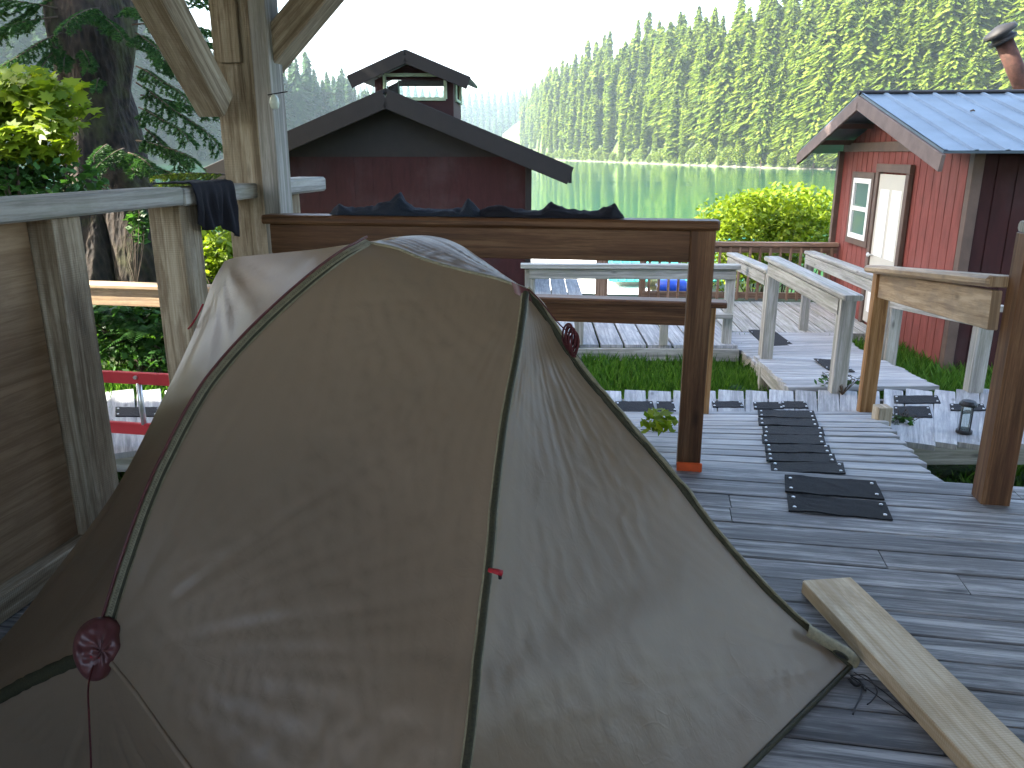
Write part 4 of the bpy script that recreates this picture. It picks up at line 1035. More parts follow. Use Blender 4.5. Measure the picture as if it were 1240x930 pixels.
# big building
YB = 13.2
def bld(px, Y, z): # along its own axes
    return cam2w((px-620)/F*12.7 + (Y-YB)*.03, Y - (px-470)/F*12.7*.03, z)
xw0, xw1, xa_ = 314, 640, 477
big = empty('red_building', bld(470, YB, -1.5), 'big dark red building with low gable roof and rooftop cupola behind the front rail', 'building')
zE = 1.47; zA = 2.33
def bw(s, L=None): pass
Lb = (bld(xw1, YB, 0)-bld(xw0, YB, 0)).length
topf = lambda s: zE-.02 + (zA-zE-.06)*(1-abs(s-Lb/2)/(Lb/2))
mb = MB(); nfr = -(bld(470, YB+1, 0)-bld(470, YB, 0)); grooved_wall(mb, bld(xw0, YB, 0), bld(xw1, YB, 0), lambda s: -2.2, lambda s: 1.44, nfr, sp=.3, gd=.004, gw=.006); mb.build('gable_wall', M['maroon_shaded_red'], big)
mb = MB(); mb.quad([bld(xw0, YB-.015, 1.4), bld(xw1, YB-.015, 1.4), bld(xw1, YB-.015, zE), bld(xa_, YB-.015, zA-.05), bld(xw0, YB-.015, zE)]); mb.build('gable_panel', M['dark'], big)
mb = MB(); grooved_wall(mb, bld(xw1, YB, 0), bld(xw1, YB+6, 0), lambda s: -2.2, lambda s: zE, bld(xw1+50, YB, 0)-bld(xw1, YB, 0), sp=.3); mb.quad([bld(xw0, YB, -2.2), bld(xw0, YB+6, -2.2), bld(xw0, YB+6, zE), bld(xw0, YB, zE)]); mb.build('side_wall', M['maroon_shaded_red'], big)
MB().beam(bld(xw1, YB-.01, -2.2), bld(xw1, YB-.01, zE+.05), .1, .06, up=nfr).build('corner_trim', M['dark'], big)
def zroof(px): return zE+.06+(zA+.06-zE-.06)*(1-abs(px-xa_)/((xw1-xw0)/2))
for (pa_, pb_) in ((264, xa_), (xa_, 689)):
    mb = MB(); A0 = bld(pa_, YB-.5, zroof(pa_)); A1 = bld(pb_, YB-.5, zroof(pb_)); B0 = bld(pa_, YB+6.4, zroof(pa_)); B1 = bld(pb_, YB+6.4, zroof(pb_))
    mb.slab([A0, A1, B1, B0], .05); mb.build('roof_slope', M['roof_dark'], big)
    mb = MB(); mb.beam(A0+Vector((0, 0, -.15))-nfr*-.03, A1+Vector((0, 0, -.15))-nfr*-.03, .05, .27); mb.build('rake_board', M['trim'] if False else M['dark'], big)
# a rafter end visible at the left of corner post
MB().beam(bld(264, YB-.45, zroof(264)-.16), bld(264, YB+6, zroof(264)-.16), .05, .2).build('fascia_board', M['dark'], big)
MB().beam(bld(689, YB-.45, zroof(689)-.16), bld(689, YB+6, zroof(689)-.16), .05, .2).build('fascia_board', M['dark'], big)
# cupola
YC = 15.6; sc_ = YC/1.04/12.7
def cup(px, Y, z): return cam2w((px-620)/F*(YC/1.045) + (Y-YC)*.03, Y, z)
cz0 = 1.9; cxa, cxb = 457, 550; czE = pY(500, 97, YC).z; czA = pY(498, 74, YC).z
w0, w1 = 469, 541; wzt, wzb = pY(500, 91, YC).z, pY(500, 120, YC).z; dpt = 1.5
mb = MB()
for Yq in (YC, YC+dpt):
    for (q0_, q1_, za, zb2) in ((cxa, w0, cz0, czE), (w1, cxb, cz0, czE), (w0, w1, cz0, wzb), (w0, w1, wzt, czE+.02)):
        mb.quad([cup(q0_, Yq, za), cup(q1_, Yq, za), cup(q1_, Yq, zb2), cup(q0_, Yq, zb2)])
    mb.quad([cup(cxa, Yq, czE), cup(cxb, Yq, czE), cup((cxa+cxb)/2, Yq, czA)])
for q in (cxa, cxb):
    mb.quad([cup(q, YC, cz0), cup(q, YC+.3, cz0), cup(q, YC+.3, czE), cup(q, YC, czE)]); mb.quad([cup(q, YC+dpt-.2, cz0), cup(q, YC+dpt, cz0), cup(q, YC+dpt, czE), cup(q, YC+dpt-.2, czE)])
    mb.quad([cup(q, YC+.3, cz0), cup(q, YC+dpt-.2, cz0), cup(q, YC+dpt-.2, wzb), cup(q, YC+.3, wzb)]); mb.quad([cup(q, YC+.3, wzt), cup(q, YC+dpt-.2, wzt), cup(q, YC+dpt-.2, czE), cup(q, YC+.3, czE)])
cupo = mb.build('cupola', M['maroon_shaded_red'], big)
def frame_front(Yq, off):
    f = MB()
    for (a_, b_) in (((w0, wzb), (w1, wzb)), ((w0, wzt), (w1, wzt)), ((w0, wzb), (w0, wzt)), ((w1, wzb), (w1, wzt))):
        f.beam(cup(a_[0], Yq+off, a_[1]), cup(b_[0], Yq+off, b_[1]), .05, .06, up=(0, 1, 0) if a_[0] == b_[0] else (0, 0, 1))
    return f
sub(frame_front(YC, -.03), 'window_frame', M['greentrim'], cupo, big); sub(frame_front(YC+dpt, .03), 'window_frame', M['greentrim'], cupo, big)
f = MB()
for (a_, b_) in (((.3, wzb), (dpt-.2, wzb)), ((.3, wzt), (dpt-.2, wzt)), ((.3, wzb), (.3, wzt)), ((dpt-.2, wzb), (dpt-.2, wzt))):
    f.beam(cup(cxb+1, YC+a_[0], a_[1]), cup(cxb+1, YC+b_[0], b_[1]), .06, .05, up=(1, 0, 0) if a_[0] == b_[0] else (0, 0, 1))
sub(f, 'window_frame', M['greentrim'], cupo, big)
f = MB(); f.quad([cup(w0, YC+.01, wzb), cup(w1, YC+.01, wzb), cup(w1, YC+.01, wzt), cup(w0, YC+.01, wzt)]); sub(f, 'pane', M['clear'], cupo, big); f = MB(); f.quad([cup(w0, YC+dpt-.01, wzb), cup(w1, YC+dpt-.01, wzb), cup(w1, YC+dpt-.01, wzt), cup(w0, YC+dpt-.01, wzt)]); sub(f, 'pane', M['clear'], cupo, big)
for (pa_, pb_) in ((434, 499), (499, 571)):
    za, zb2 = (czE-.0, czA+.10) if pa_ == 434 else (czA+.10, czE-.02)
    f = MB(); f.slab([cup(pa_, YC-.45, za+.05), cup(pb_, YC-.45, zb2+.05), cup(pb_, YC+dpt+.4, zb2+.05), cup(pa_, YC+dpt+.4, za+.05)], .05); sub(f, 'cupola_roof', M['roof_dark'], cupo, big)
    f = MB(); f.beam(cup(pa_, YC-.48, za-.07), cup(pb_, YC-.48, zb2-.07), .05, .22); sub(f, 'rake_board', M['dark'], cupo, big)

# ------------------------------------------------------------------ waterside between rails: white slab, teal roof, barrel
def low(px, Y, z): return cam2w((px-620)/F*Y, Y, z)
dk = MB(); dk.slab([low(560, 21, -2.55), low(800, 21, -2.55), low(770, 34, -2.55), low(560, 34, -2.55)], .35); 
dk.build('white_slab', M['white'], origin=low(700, 26, -2.9), label='plain white flat slab at water level below the deck', cat='dock')  # plain white slab filling a white area of unclear origin
th_ = empty('boat_shed', low(830, 28, -2.9), 'low shed on the water with a teal ribbed metal roof beyond the grey handrail', 'shed')
ze, zr_ = -2.35, -1.35
e0_ = low(738, 24.5, -2.33); e1_ = low(900, 24.5, -2.33); r0__ = low(722, 29, -1.62); r1__ = low(915, 29, -1.42)
mb = MB(); metal_roof(mb, e0_, e1_, r0__, r1__, rib=.25, rh=.03); mb.build('roof_slope', M['roof_teal'], th_)
mb = MB(); mb.quad([low(742, 25, -2.9), low(896, 25, -2.9), low(896, 25, -2.4), low(742, 25, -2.4)]); mb.quad([low(742, 25, -2.9), low(742, 28.6, -2.9), low(742, 28.6, -1.8), low(742, 25, -2.4)]); mb.quad([low(742, 28.6, -2.9), low(896, 28.6, -2.9), low(896, 28.6, -1.6), low(742, 28.6, -1.8)]); mb.build('wall', M['grey'], th_)
bb = low(813, 20.5, -2.43); bc = pY(813, 349, 20.0)
root = empty('plastic_barrel', bc-Vector((0, 0, .22)), 'blue plastic drum lying on its side near the teal roofed shed', 'barrel')
MB().lathe(bc-R_*.36, [(.0, 0), (.18, .0), (.215, .03), (.22, .2), (.23, .22), (.22, .24), (.22, .48), (.23, .50), (.22, .52), (.215, .69), (.18, .72), (.0, .72)], n=24, axis=R_).build('drum', M['blue'], root, smooth=True)
MB().lathe(bc-R_*.37+Vector((0, 0, .1)), [(.03, 0), (.03, -.03)], n=10, axis=R_).build('bung', M['white'], root)
rc = pY(792, 348, 20.0); mb = MB()
for i in range(7):
    x = rc + R_*((i-3)*.04); mb.tube(catmull([x+Vector((0, 0, .22)), x+Vector((.02, 0, .05)), x+Vector((-.02, 0, -.12)), x+Vector((.03*math.sin(i), 0, -.26))], 8), .02, n=6)
mb.build('rope_hank', M['rope'], origin=rc-Vector((0, 0, .26)), smooth=True, label='hank of pale yellow rope hanging beside the blue drum', cat='rope')
MB().beam(low(780, 20.4, -2.62), low(850, 20.4, -2.62), 1.0, .12).build('barrel_float', M['grey'], origin=low(813, 20.4, -2.7), label='grey timber float under the blue drum', cat='float')

# ------------------------------------------------------------------ vegetation
def rnd_unit(n):
    v = rng.normal(size=(n, 3)); return v/np.linalg.norm(v, axis=1, keepdims=True)
def leaves(P, size, up_bias=.4, shape='diamond', droop=0):
    """folded leaf quads at points P: returns (n*4,3)"""
    n = len(P); nrm = rnd_unit(n); nrm[:, 2] = np.abs(nrm[:, 2])+up_bias; nrm /= np.linalg.norm(nrm, axis=1, keepdims=True)
    a = np.cross(nrm, rnd_unit(n)); a /= np.linalg.norm(a, axis=1, keepdims=True); b = np.cross(nrm, a)
    s = (size*rng.uniform(.6, 1.3, n))[:, None]
    q = np.stack([P-a*s*.5, P-b*s*.3-nrm*s*.06, P+a*s*.5-nrm*s*.12, P+b*s*.3-nrm*s*.06], 1)
    return q.reshape(-1, 3)
def bush_points(c, rad, n, lumps=7, shell=.35, seed=0):
    r = np.random.default_rng(seed); c = np.array(tuple(c)); rad = np.array(rad); out = []
    L = r.normal(size=(lumps, 3)); L /= np.linalg.norm(L, axis=1, keepdims=True); L[:, 2] = np.abs(L[:, 2])*.9
    ks = r.integers(0, lumps, n)
    cen = L[ks]*.55; d = r.normal(size=(n, 3)); d /= np.linalg.norm(d, axis=1, keepdims=True)
    rr = (1-shell*r.random(n)**1.5)*r.uniform(.42, .62, lumps)[ks]
    return c + (cen + d*rr[:, None])*rad
def stems(mb, base, tips, r0=.02):
    for t_ in tips:
        m_ = Vector(base).lerp(Vector(t_), .5)+Vector((random.uniform(-.1, .1), random.uniform(-.1, .1), .1)); mb.tube(catmull([base, m_, t_], 7), [r0*(1-.12*i) for i in range(7)], n=5)
def bush(name, label, cat, base, c, rad, n, size, mat, seed, lumps=9, group=None):
    sr = .004 if cat == 'weed' or n <= 200 else .02
    root = empty(name, base, label, cat, group)
    P = bush_points(c, rad, n, lumps, seed=seed); V = leaves(P, size)
    obj('foliage', tri_mesh('foliage', V, M[mat], origin=tuple(base), per=4), root)
    mb = MB(); stems(mb, base, [tuple(P[i]) for i in range(0, n, max(1, n//14))], sr); mb.build('stem', M['twig'], root, smooth=True)
    return root
# lobed maple-type leaves for the bright bush on the left
def maple(P, size):
    n = len(P); nrm = rnd_unit(n)*.6; nrm[:, 2] += .8; nrm[:, 1] -= .3; nrm /= np.linalg.norm(nrm, axis=1, keepdims=True)
    a = np.cross(nrm, rnd_unit(n)); a /= np.linalg.norm(a, axis=1, keepdims=True); b = np.cross(nrm, a)
    prof = [(0, -.45), (.28, -.42), (.22, -.2), (.52, -.05), (.3, .08), (.38, .38), (.14, .25), (0, .6), (-.14, .25), (-.38, .38), (-.3, .08), (-.52, -.05), (-.22, -.2), (-.28, -.42)]
    s = (size*rng.uniform(.6, 1.3, n))[:, None]; out = []
    for (x, y) in prof: out.append(P + a*s*x + b*s*y - nrm*s*(.25*abs(x)+.12*max(0, y)))
    return np.stack(out, 1).reshape(-1, 3), len(prof)
bc1 = pt(22, 150, 6.3); rb = Vector((bc1.x, bc1.y, ground_h(bc1.x, bc1.y)))
root = empty('maple_shrub', rb, 'bright lime green broad leaved shrub lit by the sun left of the big trunk', 'shrub')
P = np.vstack([bush_points(pt(18, 140, 6.4), (.62, .5, .42), 900, 10, seed=1), bush_points(pt(-30, 190, 6.3), (.6, .5, .5), 500, 8, seed=2), bush_points(pt(45, 180, 6.2), (.25, .3, .25), 160, 5, seed=5)])
V, k_ = maple(P, .13); obj('foliage', tri_mesh('foliage', V, M['lime'], origin=tuple(rb), per=k_), root)
mb = MB(); stems(mb, rb, [tuple(P[i]) for i in range(0, len(P), 90)], .025); mb.build('stem', M['twig'], root, smooth=True)
cb_ = pY(950, 262, 17.0); gb = Vector((cb_.x, cb_.y, -2.6))
bush('lime_bush', 'big rounded lime green bush in full sun beyond the cabin deck fence', 'bush', gb, pY(952, 281, 17.0), (1.85, 1.3, 1.0), 6500, .13, 'lime', 5, 22)
bush('lime_bush', 'lower lime bush showing through the balusters of the cabin deck fence', 'bush', Vector(pY(910, 330, 18.5))-Vector((0, 0, 1.2)), pY(915, 330, 17.6), (1.6, 1.0, .7), 3200, .13, 'lime', 6, 14)
bush('green_bush', 'sunlit leafy bush behind the big trunk seen between trunk and short post', 'bush', Vector(pt(232, 360, 10.0)), pt(232, 305, 10.0), (.62, .6, .75), 2400, .10, 'lime', 8, 12)
bush('green_bush', 'green bush low behind the corner post of the shelter', 'bush', Vector(pt(275, 380, 9.0)), pt(272, 330, 9.0), (.45, .5, .45), 1300, .10, 'lime', 9, 9)
bush('understory_shrub', 'dark leafy shrub left of the big trunk just above the grey cap rail', 'shrub', Vector(pt(20, 330, 6.5)), pt(28, 235, 6.5), (.8, .5, .42), 1800, .085, 'green', 10, 12)
bush('understory_shrub', 'dark leafy shrub at the foot of the big split trunk', 'shrub', Vector(pt(150, 420, 7.2)), pt(160, 385, 7.2), (.9, .4, .28), 2400, .08, 'green', 12, 14)
bush('understory_shrub', 'low leafy green shrub on the mossy bank behind the red ladder', 'shrub', Vector(pt(180, 470, 7.0)), pt(165, 432, 7.0), (.75, .35, .2), 1400, .07, 'green', 18, 12)
bush('understory_shrub', 'small sapling with narrow leaves in front of the split in the trunk', 'shrub', Vector(pt(165, 350, 7.4)), pt(163, 275, 7.4), (.13, .15, .42), 200, .09, 'green', 13, 5)
bush('leafy_weed', 'bright leafy weed growing up beside the tent edge at the ramp', 'weed', pz(795, 545, -.7), pt(800, 518, 4.3), (.12, .14, .12), 70, .07, 'lime', 14, 4)
bush('leafy_weed', 'small green weed around the foot of the grey handrail post', 'weed', pz(1020, 478, ZC), pz(1020, 466, ZC), (.22, .12, .09), 60, .06, 'green', 15, 5)
bush('leafy_weed', 'green weed below the right boardwalk behind the stub post', 'weed', pz(1088, 520, ZC-.1), pz(1088, 515, ZC-.02), (.12, .1, .07), 60, .06, 'green', 16, 4)
# ferns
def fern(c, rad, n_fr, seed):
    r = np.random.default_rng(seed); Q = []
    for k in range(n_fr):
        a = r.uniform(0, 6.283); el = r.uniform(.5, 1.1); L = rad*r.uniform(.8, 1.2); dx, dy = math.cos(a), math.sin(a); m = 22
        for i in range(2, m):
            u = i/m; x = L*u*math.cos(el)*1.2; z = L*(u*math.sin(el)-u*u*.75); w_ = .30*L*math.sin(math.pi*min(1, u*.93+.07))**.8*(1-.3*u); c_ = np.array([dx*x, dy*x, z]); sdv = np.array([-dy, dx, 0]); fw = np.array([dx, dy, .0])
            for sg in (-1, 1):
                tip = c_+sdv*sg*w_+fw*w_*.35-np.array([0, 0, w_*.25]); hw = fw*(L/m*.42)
                Q += [c_-hw, c_*.5+tip*.5-hw*.9, tip, c_*.5+tip*.5+hw*.9+fw*.004]
    return np.array(Q)+np.array(tuple(c))
fl_me = [tri_mesh('fern', fern((0, 0, 0), .42, 13, i), M['green'], per=4) for i in range(3)]
fspots = [(130, 330, 7.4), (215, 345, 7.6), (180, 375, 6.9), (230, 385, 7.0), (140, 400, 6.6), (140, 350, 7.0), (205, 400, 6.6), (240, 420, 7.4), (160, 345, 7.3), (120, 440, 6.2), (235, 350, 8.2), (100, 395, 6.8)]
for i, (px, py, t_) in enumerate([q for q in fspots if q[1] < 392]):
    p = pt(px, py+30, t_); o = obj('fern', fl_me[i % 3], None, loc=tuple(Vector((p.x, p.y, max(p.z, ground_h(p.x, p.y))))), label='dark green fern among the undergrowth at the foot of the big trunk', cat='fern', group='ferns under the big tree')
    o.rotation_euler = (0, 0, random.uniform(0, 6)); o.scale = (1, 1, 1)
for px, py, zz in ((912, 478, -.95), (1140, 575, -.95), (1225, 380+200, -.95), (1160, 590, -.95)):
    p = pz(px, py, zz); o = obj('fern', fl_me[0], None, loc=tuple(p), label='low fern growing in the grass beside the walkways', cat='fern', group='ferns in the grass by the walkways'); o.rotation_euler = (0, 0, random.uniform(0, 6))

# grass (stuff)
def grass():
    n = 170000; X_ = rng.uniform(-6, 7, n); Y_ = rng.uniform(3.7, 11, n)
    keep = np.zeros(n, bool); Z = np.zeros(n)
    for i in range(n):
        x, y = X_[i], Y_[i]
        d = noise.noise(Vector((x*.7, y*.7, 5)))
        if d < -.6: continue
        keep[i] = True; Z[i] = ground_h(x, y)
    X_, Y_, Z = X_[keep], Y_[keep], Z[keep]; n = len(X_)
    P = np.stack([X_, Y_, Z-.01], 1); a = rng.uniform(0, 6.283, n); h = rng.uniform(.08, .26, n); le = rng.uniform(.02, .12, n); w_ = rng.uniform(.004, .009, n)
    sd_ = np.stack([np.cos(a), np.sin(a), 0*a], 1); ln = np.stack([-np.sin(a), np.cos(a), 0*a], 1); up = np.array([0, 0, 1.])
    V = np.stack([P-sd_*w_[:, None], P+sd_*w_[:, None], P+ln*(le*.35)[:, None]+up*(h*.6)[:, None]+sd_*(w_*.7)[:, None], P+ln*le[:, None]+up*h[:, None]], 1).reshape(-1, 3)
    obj('grass', tri_mesh('grass', V, M['grass'], per=4), kind='stuff', label='bright green grass growing under and between the boardwalks', cat='grass')
grass()

# big foreground tree: split trunk + drooping branches with needles
tb = pt(128, 335, 9.0); T0 = Vector((tb.x, tb.y, ground_h(tb.x, tb.y)-.2))
tree = empty('spruce_tree', T0, 'massive dark spruce trunk splitting low down with drooping needled branches at left', 'tree')
mb = MB()
def trunk(path_, rads, n=40, amp=.06, sd_=0):
    pts = catmull(path_, 90); m = len(pts); rr = np.interp(np.linspace(0, 1, m), np.linspace(0, 1, len(rads)), rads)
    g_ = []
    for i, p in enumerate(pts):
        row = []
        for k in range(n+1):
            a = 2*math.pi*k/n; q = Vector((math.cos(a), math.sin(a), 0)); f_ = Vector((q.x*2.2, q.y*2.2, p.z*.5+sd_))
            r_ = rr[i]*(1+.16*noise.noise(f_)+.05*noise.noise(Vector((q.x*9, q.y*9, p.z*1.8+sd_))))
            row.append(tuple(p+q*r_))
        g_.append(row)
    mb.grid(np.array(g_), uvs=1)
w_at = lambda px, py, t_=9.0: pt(px, py, t_)
trunk([w_at(113, 420), w_at(112, 330), w_at(112, 270), w_at(116, 200), w_at(116, 100), w_at(112, 0), w_at(110, -220), w_at(110, -700)], [.36, .30, .36, .48, .45, .42, .38, .2], sd_=1)
trunk([w_at(178, 420, 9.1), w_at(172, 330, 9.1), w_at(165, 270, 9.1), w_at(140, 200, 9.1), w_at(128, 120, 9.1), w_at(120, 60, 9.1)], [.40, .30, .33, .36, .32, .2], sd_=8)
mb.build('trunk', M['bark'], tree, smooth=True)
NB = []
def branch(a, d, L, droop, nt_=26, needle=.035):
    """limb from a along d; side twigs with needles"""
    a = Vector(a); d = Vector(d).normalized(); pts = []
    for i in range(9):
        u = i/8; pts.append(a + d*(L*u) + Vector((0, 0, -droop*u*u*L)) + Vector((noise.noise(Vector((a.x*9, u*2, 1))), noise.noise(Vector((a.z*9, u*2, 2))), 0))*.1*L*u)
    brm.tube(pts, [.010*(1-.09*i) for i in range(9)], n=5)
    for k in range(nt_):
        u = .12+.88*k/nt_; i = min(7, int(u*8)); p = pts[i].lerp(pts[i+1], u*8-i); dd = (pts[i+1]-pts[i]).normalized(); sd_ = dd.cross(Vector((0, 0, 1))).normalized()*(1 if k % 2 else -1)
        l = (.42*(1-u*.6)+.06)*L*.45*random.uniform(.7, 1.2); tdir = (sd_*.8+dd*.75+Vector((0, 0, -.25))).normalized()
        m_ = max(5, int(l/.012)); tw = []
        for q in range(m_):
            v = q/m_; tp = p+tdir*(l*v)+Vector((0, 0, -.30*l*v*v)); tw.append(tp)
            if q % 2 == 0 and q > 3 and random.random() < .42:      # sub-twig
                s2 = (tdir.cross(Vector((0, 0, 1))).normalized()*random.choice((-1, 1))+tdir).normalized()
                for z in range(int(l*.3/.014)):
                    NB.append((tp+s2*(z*.014)+Vector((0, 0, -.002*z)), s2))
            NB.append((tp, tdir))
    
def needles(NB, ln=.038, w_=.0062, per=6):
    Pn = np.array([tuple(p) for p, _ in NB]); D = np.array([tuple(d) for _, d in NB]); out = []
    for k in range(per):
        q = rnd_unit(len(Pn)); q -= (q*D).sum(1)[:, None]*D; q /= np.linalg.norm(q, axis=1, keepdims=True); q[:, 2] = q[:, 2]*.6
        dr = q*.75+D*.7; dr /= np.linalg.norm(dr, axis=1, keepdims=True); s2 = np.cross(dr, rnd_unit(len(Pn))); s2 /= np.linalg.norm(s2, axis=1, keepdims=True)
        off = D*rng.uniform(0, .012, (len(Pn), 1))
        out.append(np.stack([Pn+off-s2*w_, Pn+off+s2*w_, Pn+off+dr*ln], 1))
    return np.concatenate(out).reshape(-1, 3)
brm = MB()
LT = 8.4
for (px, py, ex, ey, dt, L) in [(160, 30, 240, 20, 0, 1.1), (165, 80, 215, 100, -.3, 1.0), (160, 55, 230, 85, .3, 1.2), (165, 100, 232, 140, 0, 1.2), (168, 130, 225, 150, -.4, 1.0), (170, 150, 220, 195, 0, .9), (165, 40, 210, 60, -.8, 1.0), (150, 10, 200, 0, -.6, 1.0), (165, 170, 225, 175, -.2, .95),
        (70, 20, -10, 30, 0, 1.3), (75, 40, 10, 60, -.4, 1.1), (70, 10, -20, -10, 0, 1.4), (75, 55, 30, 80, -.5, .8), (80, 65, 60, 90, -.9, .5), (120, 10, 60, 10, -.9, 1.0), (120, 20, 170, 30, -.9, .9), (100, 60, 130, 85, -1, .5), (150, 180, 100, 195, -.7, .8), (155, 185, 200, 190, -.8, .9), (165, 195, 225, 205, -.4, .9),
        (110, 70, 85, 85, -1, .5), (120, 95, 100, 110, -1, .45), (80, -10, 20, 15, .3, 1.4), (150, -20, 230, -15, .2, 1.5), (150, 190, 180, 212, -.9, .6), (130, 175, 90, 190, -.9, .6), (165, 60, 225, 45, .6, 1.3), (60, -30, -20, -40, .2, 1.3), (170, 115, 240, 125, .5, 1.1)]:
    A_ = pt(px, py, LT+.2); B_ = pt(ex, ey, LT+dt); branch(A_, B_-A_, L, .18)
brm.build('branch', M['twig'], tree, smooth=True)
obj('crown', tri_mesh('crown', needles(NB), M['spruce'], origin=tuple(T0)), tree)
print('needles', len(NB)*5)
# low branch of pale needles beside the corner post
NB = []; brm = MB(); 
r2 = pt(300, 225, 8.2); sp2 = empty('young_spruce', Vector((r2.x, r2.y, ground_h(r2.x, r2.y))), 'sunlit low spruce bough behind the grey cap rail beside the black shirt', 'tree')
for (px, py, ex, ey) in [(285, 218, 205, 222), (280, 212, 215, 205), (285, 228, 200, 232), (285, 224, 220, 215)]:
    A_ = pt(px, py, 8.2); B_ = pt(ex, ey, 8.0); branch(A_, B_-A_, .75, .12, nt_=22)
brm.tube([Vector((r2.x, r2.y, ground_h(r2.x, r2.y))), r2, r2+Vector((0, 0, .25))], [.04, .025, .008], n=8)
brm.build('stem', M['twig'], sp2, smooth=True)
obj('foliage', tri_mesh('foliage', needles(NB), M['conifer'], origin=tuple(sp2.location)), sp2)

# conifers for the far shores
def conifer_mesh(seed, mat, Ht=30.0, base=.08, spread=.135, dens=1.0, tri=1.0):
    r = np.random.default_rng(seed); V = []; R = []
    nl = int(54*dens)
    for i in range(nl):
        u = i/nl; z = Ht*(base+(1-base)*u**.92); rad = Ht*spread*((1-u)**(.5 if seed % 3 == 1 else .68))*(1+.35*math.sin(i*2.4+seed))*r.uniform(.75, 1.15)+.25
        if u < .18: rad *= .55+2.5*u
        nb = max(4, int(11*(1-u)**.5*dens)+3)
        for b in range(nb):
            a = r.uniform(0, 6.283); L = rad*r.uniform(.6, 1.15); dx, dy = math.cos(a), math.sin(a); shade = r.random()
            nseg = 4 if u < .8 else 3
            for s in range(nseg):
                f0 = (s+.3)/nseg; x = L*f0; zz = z-.42*x*f0-.05*x+r.uniform(-.25, .25); w_ = (.30*L*(1.05-f0)+.38)*r.uniform(.7, 1.3)*tri
                c_ = np.array([dx*x+r.uniform(-.3, .3), dy*x+r.uniform(-.3, .3), zz]); sd_ = np.array([-dy, dx, 0])*w_; fw = np.array([dx, dy, -.45])*(L/nseg*1.0+.35)
                tw = np.array([0, 0, r.uniform(-.35, .15)*w_])
                V += [c_-sd_+tw, c_+fw*.9, c_+sd_-tw*.6, c_-fw*.5+np.array([0, 0, .25])]
                R.append(np.clip(shade*.6+r.uniform(0, .4), 0, 1))
    V += [np.array([-.12, 0, Ht*.97]), np.array([.12, 0, Ht*.97]), np.array([.05, .05, Ht*1.03]), np.array([-.05, .05, Ht*1.03])]; R.append(.5)
    return np.array(V), np.array(R)
def trunk_mesh(Ht):
    mb = MB(); mb.tube([(0, 0, -3), (0, 0, Ht*.4), (0, 0, Ht*.96)], [Ht*.013, Ht*.009, .05], n=6); return mb
VAR = []
for i in range(6):
    V, R = conifer_mesh(100+i, 'conifer', spread=[.16, .19, .145, .17, .20, .155][i], dens=1.7, tri=.6, base=[.06, .1, .12, .05, .08, .16][i])
    VAR.append((V, R))
def meshes(mat): return [tri_mesh('conifer_crown', V, M[mat], R=R, per=4) for V, R in VAR]
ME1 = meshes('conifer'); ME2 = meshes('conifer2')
tmb = trunk_mesh(30); tro = tmb.build('tmp', M['twig']); TM = tro.data; bpy.data.objects.remove(tro)
BV, BR = conifer_mesh(77, 'conifer2', Ht=22, base=.30, spread=.13, dens=.75)
ucr = bpy.data.objects.new('upper_crown', tri_mesh('upper_crown', BV, M['conifer2'], R=BR, per=4)); C.objects.link(ucr); ucr.parent = tree  # unseen crown added overhead to dapple walkway and cabin
# a rounder broadleaf for the shore fringe
def alder_mesh(seed, mat):
    P = bush_points((0, 0, 4.5), (3.8, 3.8, 5.5), 1400, 16, seed=seed); return tri_mesh('alder_crown', leaves(P, .95), M[mat], per=4)
AL = [alder_mesh(s, 'conifer') for s in (60, 61, 62)]
def interp(px, tab):
    xs = [a for a, _ in tab]; ys = [b for _, b in tab]; return float(np.interp(px, xs, ys))
def polar(px, D, z=0.0):          # forward ground distance D
    return cam2w((px-620)/F*D*1.04, D, z)
def slope_px(py):                  # z rise per forward metre for image row
    zp = (465-py)/F; return (-sp_+cp*zp)/(cp+sp_*zp)
SH_R = [(560, 1500), (640, 900), (660, 600), (700, 500), (740, 430), (800, 345), (850, 300), (920, 262), (1000, 232), (1100, 215), (1240, 200), (1400, 190)]
SKY_R = [(560, 200), (610, 135), (640, 104), (660, 86), (700, 64), (740, 44), (770, 32), (800, 26), (850, 20), (900, -4), (950, -26), (1000, -52), (1100, -100), (1240, -150), (1400, -190)]
SH_L = [(-300, 260), (0, 300), (200, 330), (300, 360), (400, 420), (460, 520), (520, 800)]
SKY_L = [(-300, -260), (0, -200), (180, -60), (240, 0), (270, 30), (300, 62), (340, 76), (400, 78), (430, 88), (460, 110), (520, 150)]
def hill(name, sh, sky_, x0, x1, rows, depth, label=None):
    P = []
    for i in range(rows+1):
        v = i/rows; row = []
        for k in range(81):
            px = x0+(x1-x0)*k/80; D0 = interp(px, sh); dp = depth*(D0/300)**.5; D = D0+dp*v*1.35; crest = max(2, slope_px(interp(px, sky_))*(D0+dp)+H-32)
            z = -3.4+(crest+3.4)*min(1, (v*1.35))**.8*(1 if v < .76 else 1-.5*(v-.76)) + 1.5*noise.noise(Vector((px*.02, v*6, 0)))*v
            row.append(tuple(polar(px, D, z)))
        P.append(row)
    MB().grid(np.array(P)).build(name, M['hill'], smooth=True, kind='structure')
hill('hill', SH_R, SKY_R, 600, 1400, 16, 90); hill('hill', SH_L, SKY_L, -300, 520, 16, 90)
cands = []
